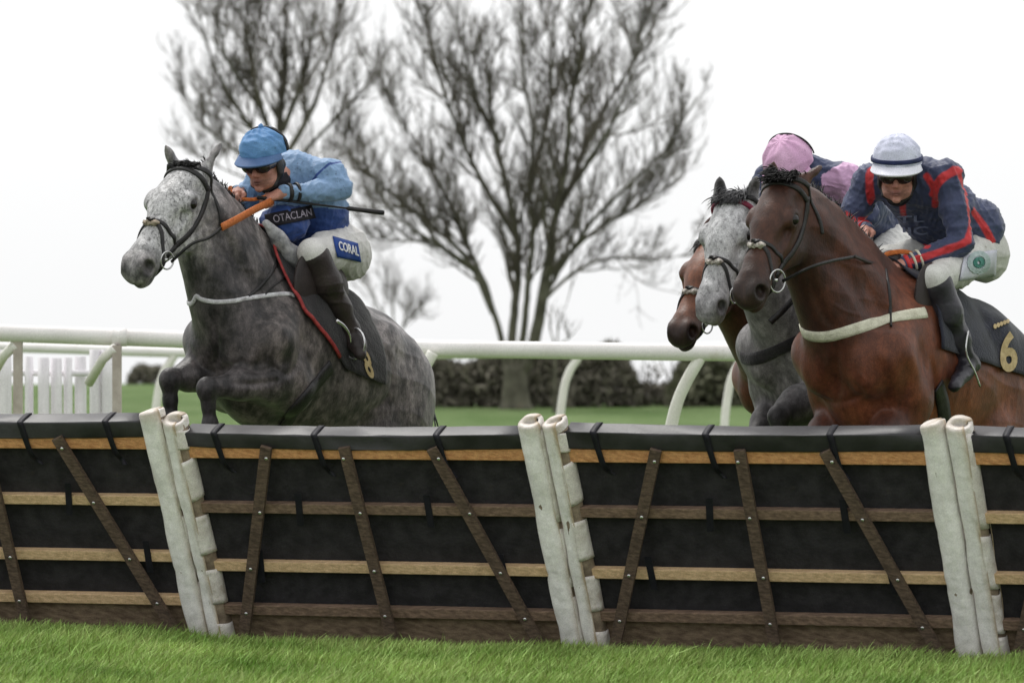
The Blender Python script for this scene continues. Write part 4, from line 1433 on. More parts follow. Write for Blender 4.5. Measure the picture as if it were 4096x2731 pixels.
# ================================================================== RIDERS
SKIN = (.50, .25, .19)
class Rider(Body):
    def __init__(s, body, lm, head, silks):
        s.A, s.F = body.A, body.F
        s.lm = {k: np.asarray(v, float) for k, v in lm.items()}
        s.Hf = dir_frame(head[0], head[1], head[2], head[3] if len(head) > 3 else 0)
        s.silks = silks
        L = s.lm
        ch = (L['shL'] + L['shR']) / 2; hp = (L['hipL'] + L['hipR']) / 2
        s.ch, s.hp = ch, hp
        ax = ch - hp; ax /= np.linalg.norm(ax)
        lat = L['shL'] - L['shR']; lat /= np.linalg.norm(lat)
        bk = np.cross(ax, lat); bk /= np.linalg.norm(bk)
        if bk[2] < 0: bk = -bk
        s.ax, s.lat, s.bk = ax, lat, bk
        # ---- jacket
        J = s.jacket = SDF()
        for y in (-1, 1):
            J.chain([hp + lat * y * .055 + ax * .02 - bk * .01, (hp * .5 + ch * .5) + lat * y * .06 + bk * .03, ch * .86 + hp * .14 + lat * y * .07 + bk * .005], (.112, .118, .108), .07)
        J.chain([L['shR'], ch + ax * .02 + bk * .02, L['shL']], (.070, .085, .070), .06)
        nk = s.Hf.w((-.035, 0, -.085))
        if 'bel' in L: J.ell(L['bel'], (.12, .12, .10), .07)
        if 'rump' in L: J.ell(L['rump'], (.12, .12, .13), .07)
        J.cone(ch + ax * .03, nk * .55 + ch * .45, .075, .055, .05)
        for q in ('L', 'R'):
            J.chain([L['sh' + q], L['el' + q] * .5 + L['sh' + q] * .5 + bk * .006, L['el' + q]], (.070, .064, .055), .035)
            J.chain([L['el' + q], (L['el' + q] + L['wr' + q]) / 2 - np.array((0, 0, .006)), L['wr' + q]], (.054, .050, .036), .02)
        # ---- breeches
        Bq = s.breech = SDF()
        Bq.cone(L['hipL'], L['hipR'], .118, .118, .05)
        for q, y in (('L', 1), ('R', -1)):
            bt = L['hip' + q] + np.array((-.07, 0, -.03))
            Bq.ell(bt, (.115, .105, .125), .05)
            Bq.chain([L['hip' + q], L['hip' + q] * .45 + L['kn' + q] * .55 + np.array((0, 0, -.005)), L['kn' + q]], (.112, .092, .068), .05)
            d = L['an' + q] - L['kn' + q]
            Bq.cone(L['kn' + q], L['kn' + q] + d * .22, .066, .060, .03)
        # ---- boots
        s.boots = {}
        for q in ('L', 'R'):
            Bt = SDF(); kn, an, toe = L['kn' + q], L['an' + q], L['toe' + q]
            d = an - kn
            calf = kn + d * .38 - np.cross(lat, d / np.linalg.norm(d)) * .012
            Bt.chain([kn + d * .07, calf, kn + d * .72, an], (.080, .076, .055, .045), .03)
            ft = toe - an; ft /= np.linalg.norm(ft)
            dn = d / np.linalg.norm(d)
            Bt.chain([an + dn * .035 - ft * .035, an + dn * .035 + ft * .07, toe + dn * .03], (.042, .040, .030), .03)
            Bt.ell(an + dn * .06 - ft * .04, (.038, .035, .030), .02)
            s.boots[q] = Bt
        # ---- bare body: the head, neck, hands and everything under the clothes
        S = s.skin = SDF(); H = s.Hf
        sk = SKIN; lip = (.42, .15, .13); dk = (.06, .04, .035)
        S.ell((-.015, 0, .035), (.098, .077, .088), .03, sk, H)
        S.ell((.030, 0, -.030), (.066, .062, .085), .03, sk, H)
        S.ell((.045, 0, -.082), (.046, .046, .034), .03, sk, H)
        S.cone((.090, 0, .008), (.112, 0, -.030), .010, .0135, .012, (.55, .24, .19), H)
        S.ell((.085, 0, -.106), (.018, .020, .016), .015, sk, H)
        for y in (-1, 1):
            S.ell((.072, y * .040, -.022), (.024, .024, .022), .015, (.55, .25, .2), H)
            S.ell((.098, y * .010, -.037), (.011, .009, .008), .008, (.55, .24, .19), H)
            S.ell((.080, y * .032, .020), (.020, .028, .011), .012, sk, H)
            S.ell((-.005, y * .078, -.012), (.020, .010, .032), .008, sk, H)
            S.ell((.086, y * .032, .004), (.014, .018, .010), .006, dk, H, sub=True)
            S.cone((.040, y * .045, -.085), (-.01, y * .060, -.050), .018, .02, .02, sk, H)
        S.ell((.096, 0, -.0665), (.013, .022, .006), .005, lip, H)
        S.ell((.093, 0, -.078), (.013, .019, .007), .005, lip, H)
        S.ell((.109, 0, -.072), (.012, .024, .0022), .002, dk, H, sub=True)
        S.cone(nk, ch + ax * .02, .052, .060, .04, sk)
        for y in (-1, 1):
            S.chain([hp + lat * y * .05, ch * .8 + hp * .2 + lat * y * .06], (.085, .088), .06, sk)
        for q in ('L', 'R'):
            S.chain([ch, L['sh' + q], L['el' + q], L['wr' + q]], (.055, .045, .036, .027), .03, sk)
            S.chain([hp, L['hip' + q], L['kn' + q], L['an' + q]], (.085, .08, .05, .026), .03, sk)
            s.hand(S, q)
    def hand(s, S, q):
        L = s.lm; wr, hd = L['wr' + q], L['ha' + q]
        X = hd - wr; X /= np.linalg.norm(X)
        pn = L.get('pn' + q, np.array((-.2, -.3 if q == 'L' else .3, -1.0)))     # palm faces this way
        N = pn - X * (pn @ X); N /= np.linalg.norm(N); Sd = np.cross(N, X)
        if q == 'R': Sd = -Sd                                                      # towards the thumb
        sk = SKIN; kn_c = (.52, .22, .17)
        S.cone(wr - X * .01, wr + X * .03, .027, .026, .02, sk)
        S.ell(wr + X * .060, (.046, .038, .020), .018, sk, rot=np.stack((X, Sd, N), 1))
        for i, (o, ln) in enumerate(((.028, .95), (.010, 1.05), (-.009, 1.0), (-.027, .8))):
            k0 = wr + X * (.092 - .006 * abs(i - 1)) + Sd * o - N * .004
            p1 = k0 + (X * .030 + N * .014) * ln
            p2 = p1 + (X * -.004 + N * .028) * ln
            p3 = p2 + (-X * .026 + N * .004) * ln
            S.chain([wr + X * .055 + Sd * o * .8, k0, p1, p2, p3], (.0115, .0115, .0098, .0090, .0075), .006, sk)
            S.ell(k0 - N * .004, (.0105, .0105, .0105), .006, kn_c)
        t0 = wr + X * .030 + Sd * .026 + N * .006; t1 = wr + X * .062 + Sd * .044 + N * .016; t2 = wr + X * .092 + Sd * .030 + N * .030
        S.chain([t0, t1, t2], (.0150, .0115, .0085), .008, sk)

    def build(s, label, group, mats, vox=.0052):
        base = s.F.w(s.hp); base[2] = 0
        s.root = thing('person', label, 'person', base, group)
        V, F = s.skin.mesh(vox); col = s.skin.colours(V, .010)
        s.emit('body', V, F, mats['skin'], s.root, colors=col)
        V, F = s.jacket.mesh(.006)
        g = s.jacket.grad(V)
        col = s.silks(s, V)
        for pts, w, cc in getattr(s, 'stripes', ()):
            L_ = s.px(s.jacket, pts, 0, 60); L_ = L_[~np.isnan(L_[:, 0])]
            if len(L_) < 3: continue
            dd = np.full(len(V), 9.0)
            for q_ in L_: dd = np.minimum(dd, np.linalg.norm(V - q_, axis=1))
            m_ = np.clip((w * .5 - dd) / .005 + .5, 0, 1)[:, None]
            col = col * (1 - m_) + np.asarray(cc) * m_
        V2 = V + g * (folds(V, 17, .0050, 26, 9) + folds(V, 18, .0036, 52, 8) + folds(V, 19, .0012, 85, 8))[:, None]
        s.jk = s.emit('jacket', V2, F, mats['silk'], s.root, colors=col)
        V, F = s.breech.mesh(.007); g = s.breech.grad(V)
        kd = np.minimum(np.linalg.norm(V - s.lm['knL'], axis=1), np.linalg.norm(V - s.lm['knR'], axis=1))
        V = V + g * (folds(V, 27, .0042, 40, 8) * np.clip((kd - .09) / .08, 0, 1))[:, None]
        s.br = s.emit('breeches', V, F, mats['breeches'], s.root)
        s.bt = {}
        for q in ('L', 'R'):
            V, F = s.boots[q].mesh(.006); g = s.boots[q].grad(V)
            kd = np.linalg.norm(V - s.lm['kn' + q], axis=1)
            V = V + g * (folds(V, 31, .0035, 44, 6) * np.clip((kd - .12) / .1, 0, 1))[:, None]
            s.bt[q] = s.emit('boot', V, F, mats['boot'], s.root)
        return s.root

    def helmet(s, mat, tilt=0.0, r=(.132, .112, .128), c=(-.012, 0, .038), band=None, peak_mat=None, band_fn=None, peak_len=.075, crumple=.0035, button=True, seed=3, phi1=98, strap=None):
        Hh = Frame(s.Hf.w(c), s.Hf.R @ rot_y(tilt))
        nu, nv = 72, 34
        V, F = [], []
        for i in range(nv):
            ph = R(phi1) * i / (nv - 1)
            for j in range(nu):
                th = 2 * math.pi * j / nu
                V.append((r[0] * math.sin(ph) * math.cos(th), r[1] * math.sin(ph) * math.sin(th), r[2] * math.cos(ph)))
        V = np.array(V)
        nrm = V / np.linalg.norm(V, axis=1)[:, None]
        gather = np.array([0.0025 * math.sin(9 * math.atan2(v[1], v[0])) * min(1, (abs(v[0]) + abs(v[1])) / .05) for v in V])
        V = V + nrm * (folds(V, seed, crumple, 30, 7) + gather)[:, None]
        for i in range(nv - 1):
            for j in range(nu):
                F.append((i * nu + j, (i + 1) * nu + j, (i + 1) * nu + (j + 1) % nu, i * nu + (j + 1) % nu))
        F.append(tuple((nv - 1) * nu + j for j in range(nu)))
        lw = lambda p: s.F.w(Hh.w(p))
        h = mesh_obj('helmet', lw(V), F, mat, s.root)
        h.data.materials[0] = mat
        # peak
        V, F = [], []
        nb, na = 10, 30
        for i in range(nb):
            f = i / (nb - 1)
            for j in range(na):
                a = R(-72 + 144 * j / (na - 1))
                ext = peak_len * (math.cos(a * 1.05) ** .7 if abs(a * 1.05) < math.pi / 2 else 0)
                rr = (r[0] * .985 + ext * f, r[1] * .99 + ext * f * .55)
                V.append((rr[0] * math.cos(a), rr[1] * math.sin(a), -.012 - .030 * f * math.cos(a) - .018 * (math.sin(a) ** 2) * f))
        for i in range(nb - 1):
            for j in range(na - 1):
                F.append((i * na + j, (i + 1) * na + j, (i + 1) * na + j + 1, i * na + j + 1))
        pk = mesh_obj('peak', lw(np.array(V)), F, peak_mat or mat, h)
        md = pk.modifiers.new('thick', 'SOLIDIFY'); md.thickness = .009; md.offset = 0
        def band_at(name, fn, w, m, n=70, closed=False, parent=h, off=1.0):
            pts = np.array([fn(t) for t in np.linspace(0, 1, n)])
            nn = pts / (np.array(r) ** 2); nn /= np.linalg.norm(nn, axis=1)[:, None]
            pts = pts + nn * .003 * off
            V_, F_ = ribbon(pts, nn, w, .005, closed)
            return mesh_obj(name, lw(V_), F_, m, parent)
        if band is not None:
            band_at('hat_band', lambda t: (r[0] * 1.005 * math.cos(2 * math.pi * t) * .995, r[1] * 1.005 * math.sin(2 * math.pi * t) * .995, .012), .020, band, 72)
        if strap is not None:
            for off in strap[1]:
                def fn(t, off=off):
                    a = R(-96 + 192 * t); x = off * r[0]
                    k = math.sqrt(max(1 - off * off, .01))
                    return (x, r[1] * k * math.sin(a), r[2] * k * math.cos(a))
                band_at('elastic_strap', fn, .0085, strap[0], 50)
        if button:
            mb = MB(); mb.tube([lw(np.array((-.005, 0, r[2] * .97))), lw(np.array((-.006, 0, r[2] + .012))), lw(np.array((-.010, 0.002, r[2] + .020)))], [.018, .012, .004], 12)
            mb.build('cap_button', mat, h)
        return h
    def goggles(s, mat, lift=0.0):
        G = SDF()
        for y in (-1, 1):
            G.ell((.087, y * .034, .002 + lift), (.029, .042, .031), .012, None, s.Hf)
            G.ell((.040, y * .070, .006 + lift), (.05, .012, .020), .015, None, s.Hf)
        G.ell((.098, 0, .012 + lift), (.016, .03, .016), .01, None, s.Hf)
        V, F = G.mesh(.0045)
        return s.emit('goggles', V, F, mat, s.root)
    def harness(s, mat, wide=1.0):
        G = SDF(); H = s.Hf
        for y in (-1, 1):
            G.ell((-.012, y * .079, -.020), (.034 * wide, .013, .055), .02, None, H)
            G.chain([(-.005, y * .080, -.05), (.03, y * .060, -.098), (.045, y * .02, -.126)], (.012, .010, .009), .012, None, H)
        G.ell((-.075, 0, -.02), (.045, .075, .05), .03, None, H)
        V, F = G.mesh(.005)
        return s.emit('chin_harness', V, F, mat, s.root)
    def collar(s, mat, r=.066):
        G = SDF(); nk = s.Hf.w((-.040, 0, -.105)); d = s.ch - nk; d /= np.linalg.norm(d)
        G.cone(nk + d * .0, nk + d * .06, r, r * 1.1, .02)
        V, F = G.mesh(.006); g = G.grad(V); V = V + g * folds(V, 9, .004, 60, 6)[:, None]
        return s.emit('collar', V, F, mat, s.jk)
    def cuff(s, q, spans, parent=None):
        L = s.lm; a, b = L['el' + q], L['wr' + q]
        arm = SDF(); arm.chain([a, (a + b) / 2 - np.array((0, 0, .006)), b], (.054, .050, .036), .02)
        for t0, t1, m, nm in spans:
            ctr = a + (b - a) * ((t0 + t1) / 2)
            d = (b - a) / np.linalg.norm(b - a)
            u = np.cross(d, (0, 0, 1.0)); u /= np.linalg.norm(u); v = np.cross(d, u)
            an = np.linspace(0, 2 * math.pi, 40, endpoint=False)
            dirs = u[None] * np.cos(an)[:, None] + v[None] * np.sin(an)[:, None]
            p = arm.march(ctr + dirs * .12, -dirs, 0, .2)
            p = p[~np.isnan(p[:, 0])]
            if len(p) < 8: continue
            p, nn = arm.snap(p, 0, 1)
            V, F = ribbon(p, nn, abs(t1 - t0) * np.linalg.norm(b - a), .0075, True)
            s.emit(nm, V, F, m, parent or s.jk)

def limb_t(V, a, b):
    ab = b - a; t = ((V - a) @ ab) / (ab @ ab)
    return t, np.linalg.norm(V - (a + np.clip(t, 0, 1)[:, None] * ab), axis=1)
# ================================================================== THE FOUR HORSES
def std_legs(b, pitch, front=None, ground=None, sc=1.0):
    Bf = Frame((0, 0, 0), rot_y(pitch) * sc)
    L = {}
    for s_ in (1, -1):
        e = Bf.w((.12, s_ * .17, -.74)); L['f%d' % s_] = (e, e + np.array((.30, 0, -.16)), e + np.array((.22, 0, -.42)), e + np.array((.10, 0, -.47)))
        h = Bf.w((-1.02 - .1 * (s_ > 0), s_ * .14, -1.10)); L['h%d' % s_] = (h, h + np.array((.06, 0, -.33)), h + np.array((.14, 0, -.40)))
    if front: L.update(front)
    return L

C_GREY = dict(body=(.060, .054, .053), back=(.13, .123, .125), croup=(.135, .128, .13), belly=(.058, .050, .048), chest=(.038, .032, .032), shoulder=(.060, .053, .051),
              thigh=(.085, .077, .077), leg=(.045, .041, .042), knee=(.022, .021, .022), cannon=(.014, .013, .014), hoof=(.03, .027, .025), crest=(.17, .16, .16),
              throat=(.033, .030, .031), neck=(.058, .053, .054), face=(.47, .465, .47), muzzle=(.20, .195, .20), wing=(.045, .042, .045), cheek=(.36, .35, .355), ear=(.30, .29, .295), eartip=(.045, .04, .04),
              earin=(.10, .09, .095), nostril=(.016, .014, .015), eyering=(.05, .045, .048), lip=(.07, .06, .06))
C_BAY = dict(body=(.13, .034, .0135), back=(.075, .025, .013), croup=(.15, .052, .022), belly=(.15, .050, .021), chest=(.085, .026, .012), shoulder=(.125, .038, .016),
             thigh=(.13, .045, .023), leg=(.06, .022, .014), knee=(.015, .010, .009), cannon=(.012, .009, .009), hoof=(.03, .025, .02), crest=(.065, .024, .015),
             throat=(.045, .015, .009), neck=(.068, .021, .011), face=(.056, .021, .012), cheek=(.018, .010, .008), muzzle=(.036, .020, .015), wing=(.022, .014, .012), ear=(.085, .033, .022), eartip=(.02, .012, .01),
             earin=(.03, .016, .013), nostril=(.008, .006, .006), eyering=(.02, .011, .009), lip=(.05, .025, .018))
C_GREY2 = dict(C_GREY, face=(.50, .50, .51), muzzle=(.36, .35, .36), wing=(.22, .21, .22), cheek=(.5, .49, .5), neck=(.26, .25, .255), throat=(.20, .19, .195), crest=(.32, .31, .315), body=(.24, .228, .23), chest=(.15, .14, .14), shoulder=(.22, .21, .21), nostril=(.02, .018, .02), lip=(.25, .2, .2), ear=(.22, .22, .23))
C_CHES = dict(C_BAY, face=(.17, .060, .028), cheek=(.09, .035, .02), muzzle=(.022, .018, .017), neck=(.075, .024, .014), throat=(.06, .019, .012), chest=(.08, .025, .015), lip=(.12, .09, .085))

HAIR_COAT = (1.0, 1.0, .35)
MAT_GREY = mat_attr('dappled_grey_coat', .42, .32, patch=.52, pscale=11, patch_hi=2.4, streak=.46, fleck=.6, fscale=80, bump=.25, bscale=110, stretch=(1, 1, .6), sheen=.06, warm=.04, grain=.26)
MAT_GREY2 = mat_attr('pale_grey_coat', .55, .22, patch=.40, pscale=16, patch_hi=1.5, streak=.30, fleck=.38, fscale=60, bump=.25, bscale=120, stretch=(1, 1, .55), sheen=.08, grain=.24)
MAT_BAY = mat_attr('bay_coat', .44, .30, patch=.35, pscale=8, patch_hi=1.4, streak=.26, bump=.2, bscale=120, stretch=(1, 1, .5), sheen=.05, grain=.24)
MAT_SKIN = mat_attr('weathered_skin', .5, .3, patch=.2, pscale=22, patch_hi=1.15, streak=.08, bump=.1, bscale=160)

def cloth_shell(hr, name, x0, x1, amax, mat, seed, front=None, back=None, off=.011, nx=40, na=56, axis_z=-.36):
    """a saddle cloth lying over the back: rows along the body, columns round the barrel; front/back(angle) shift the edges"""
    B = hr.B
    P_, ok_ = [], []
    for i in range(nx):
        f = i / (nx - 1)
        for j in range(na):
            a = R(-amax + 2 * amax * j / (na - 1))
            xa = x0 + (front(abs(math.degrees(a))) if front else 0); xb = x1 + (back(abs(math.degrees(a))) if back else 0)
            x = xa * (1 - f) + xb * f
            P_.append((B.w((x, math.sin(a) * .9, axis_z + math.cos(a) * .9)), -(B.R / hr.sc) @ np.array((0, math.sin(a), math.cos(a)))))
    o = np.array([p[0] for p in P_]); d = np.array([p[1] for p in P_])
    p = hr.sdf.march(o, d, 0, 1.2, off)
    bad = np.isnan(p[:, 0]); p[bad] = o[bad] + d[bad] * .55
    g = hr.sdf.grad(p)
    p = p + g * np.abs(folds(p, seed, .006, 17, 6))[:, None]
    F = [(i * na + j, i * na + j + 1, (i + 1) * na + j + 1, (i + 1) * na + j) for i in range(nx - 1) for j in range(na - 1)]
    ob = hr.emit(name, p, F, mat, hr.root)
    md = ob.modifiers.new('thick', 'SOLIDIFY'); md.thickness = .006; md.offset = 1
    return ob, p.reshape(nx, na, 3)

def girth_loop(hr, name, sdf, pts, width, thick, mat, parent):
    """a strap seen along picture positions, carried on round the far side as its mirror image"""
    p = hr.px(sdf, pts, 0, 50); p = p[~np.isnan(p[:, 0])]
    i = int(np.argmin(np.abs(p[:, 1])))
    if p[0, 1] < 0 and i > 0: front = p[:i + 1]
    near = p[p[:, 1] > -.16]
    m = near[near[:, 1] > .02][::-1] * np.array((1, -1, 1))
    m = m[m[:, 1] < near[0, 1] - .01]
    full = np.concatenate((m, near)); full = catmull(full[::3], 90)
    full, nn = sdf.snap(full, 0, 3)
    V, F = ribbon(full, nn, width, thick, sdf=sdf)
    return hr.emit(name, V, F, mat, parent)

def rein(hr, name, pts, wid, mat, parent, thick=.004):
    C = catmull(pts, 40); T = np.gradient(C, axis=0); T /= np.linalg.norm(T, axis=1)[:, None]
    n = np.cross(T, np.array((0, 0, 1.0))); n /= np.linalg.norm(n, axis=1)[:, None]
    V, F = ribbon(C, n, wid, thick)
    return hr.emit(name, V, F, mat, parent)

# ------------------------------------------------------------------ 1: the leading grey
def build_grey_leader():
    b = Body((290, 261), 21.7, R(33))
    pitch = R(13)
    ears = {1: (b.q(507, 328, .02), (-.01, .072, -.012), (-.6, .55, -.35)), -1: (b.q(380, 333, -.17), (-.01, -.072, -.012), (-.2, -.9, .1))}
    f1 = (b.loc(270, 381, .19), b.loc(207, 388, .06), b.loc(210, 424, .06), b.loc(222, 444, .08))
    fm = (b.loc(206, 372, -.15), b.loc(170, 379, -.19), b.loc(171, 420, -.19), b.loc(186, 438, -.18))
    legs = std_legs(b, pitch, {'f1': f1, 'f-1': fm})
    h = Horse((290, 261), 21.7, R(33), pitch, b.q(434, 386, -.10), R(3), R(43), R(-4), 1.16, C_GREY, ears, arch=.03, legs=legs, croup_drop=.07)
    def paint(V, col):
        # legs and chest darken downwards in the coat itself, rump carries pale dapples
        return col
    h.paint = paint
    W = lambda *pts: [((700 + x / 2.138) / 4, (1200 + y / 2.138) / 4) for x, y in pts]
    U = lambda *pts: [((400 + x / 1.96) / 4, (430 + y / 1.96) / 4) for x, y in pts]
    h.strokes = [(W((350, 120), (356, 320), (350, 480), (325, 600)), .018, -.016), (W((130, 400), (160, 500), (240, 570), (330, 615)), .016, -.010),
                 (W((345, 615), (470, 560), (600, 520)), .018, -.010), (W((560, 570), (720, 610), (850, 575), (900, 640), (880, 720)), .014, -.010),
                 (W((850, 560), (960, 630), (1045, 560), (1078, 420), (1070, 250)), .020, -.012), (W((480, 700), (660, 716), (860, 690)), .015, -.012),
                 (W((640, 200), (700, 330), (690, 470), (600, 540)), .03, .010), (W((880, 200), (940, 330), (900, 480)), .03, .010), (W((420, 420), (480, 520), (580, 560)), .03, .010),
                 (W((1640, 960), (1600, 1040), (1590, 1110)), .02, -.016), (W((1650, 950), (1780, 880), (1850, 740), (1860, 600)), .02, -.010), (W((1700, 320), (1830, 420), (1900, 600)), .03, .007),
                 (W((760, 500), (860, 540), (980, 640)), .006, .004), (W((690, 330), (640, 400), (650, 470)), .006, .004),
                 (U((700, 1000), (800, 950), (860, 880)), .018, -.010), (U((850, 1010), (880, 1110), (910, 1210)), .007, .005), (U((760, 1060), (790, 1250), (800, 1420)), .022, -.012),
                 (U((1080, 1060), (1130, 1160), (1180, 1300)), .03, .008), (U((930, 880), (1010, 1040), (1060, 1250), (1080, 1440)), .022, -.009),
                 (U((420, 760), (470, 900), (500, 1000)), .010, .004), (U((560, 780), (520, 860), (540, 980)), .007, .003), (U((400, 620), (390, 740), (380, 850)), .016, -.006)]
    h.build('dappled grey racehorse with a pale flecked face leading over the hurdle', MAT_GREY)
    br = h.bridle(fluffy=True, fleece=mat_noise('grubby_sheepskin', (.30, .24, .18), (.55, .47, .38), 60, .95, .8, 160))
    h.mane(M['hair_black'], .05, .0045, 420, 3, .7)
    h.forelock(M['hair_black'], 150, .055, .005, 4, .1, 1.0)
    h.tail(M['hair_grey'], .7, lift=-1.0, back=-.25)
    # breast girth, reins, girth, saddle
    bg_ = girth_loop(h, 'breast_girth', h.sdf, [Q(446, 676), Q(462, 686), Q(490, 692), Q(530, 691), Q(570, 684), Q(620, 677), Q(660, 674), Q(684, 680), Q(730, 684)], .021, .006, M['band_white'], h.root)
    h.strap_px('neck_strap', h.sdf, [Q(640, 588), Q(628, 618), Q(600, 655), Q(570, 680)], .016, .006, M['leather'], bg_ or h.root)
    h.strap_px('girth_tie', h.sdf, [Q(680, 617), Q(650, 640), Q(622, 660), Q(608, 678)], .010, .006, M['leather'], bg_ or h.root)
    fr = lambda a: -.02 + (.0 if a < 40 else (a - 40) * -.0012) - max(0, a - 78) * .009
    bk = lambda a: -.03 - max(0, a - 20) * .0012
    cl, grid = cloth_shell(h, 'saddle_cloth', .27, -.38, 116, M['cloth_black'], 5, fr, bk, na=64)
    edge = grid[0]; g = h.sdf.grad(edge)
    V, F = ribbon(edge[2:-2] + g[2:-2] * .006, g[2:-2], .020, .008); h.emit('piping', V, F, M['red'], cl)
    h.strap_px('girth', h.sdf, [Q(760, 840), Q(735, 870), Q(705, 910), Q(675, 945), Q(655, 975)], .075, .010, M['leather'], h.root)
    gsd = SDF(); gsd.pr = list(h.sdf.pr)
    h.text('number', '8', gsd, (Q(828, 798), Q(848, 808), Q(862, 872), Q(843, 862)), M['gold'], cl, off=.022, bold=.03)
    # saddle
    S = SDF(); B = h.B
    S.chain([(.05, 0, .0), (-.18, 0, -.035), (-.36, 0, .0)], (.05, .045, .05), .06, None, B)
    for y in (-1, 1):
        S.ell((.10, y * .225, -.14), (.15, .030, .17), .05, None, B)
        S.ell((-.12, y * .17, -.10), (.16, .04, .12), .05, None, B)
    V, F = S.mesh(.008); g = S.grad(V); V = V + g * folds(V, 8, .003, 20, 5)[:, None]
    sd = h.emit('saddle', V, F, M['brown_leather'], h.root)
    pd = SDF(); pd.chain([b.q(612, 512, .06), b.q(640, 548, .09), b.q(672, 585, .11), b.q(690, 612, .12)], (.022, .034, .040, .034), .04)
    V, F = pd.mesh(.007); g = pd.grad(V); V = V + g * folds(V, 12, .006, 45, 7)[:, None]
    h.emit('wither_pad', V, F, M['grey_fleece'], h.root)
    return b, h, br

def silks_blue(r, V):
    L = r.lm
    lb, rb = np.array((.21, .335, .53)), np.array((.032, .072, .25))
    col = np.tile(lb, (len(V), 1))
    ts, dsp = limb_t(V, r.hp, r.ch)
    dl = np.minimum.reduce([limb_t(V, L['sh' + q], L['el' + q])[1] for q in 'LR'] + [limb_t(V, L['el' + q], L['wr' + q])[1] for q in 'LR'])
    low = (V[:, 2] < r.zsplit + .012 * np.sin(V[:, 1] * 16)) & (dl > .066)
    col[low] = rb
    for q in 'LR':
        t, d = limb_t(V, L['sh' + q], L['el' + q])
        seam = (np.abs(t - .02) < .055) & (d < .12) & (ts > .5)
        col[seam] = rb
    return col

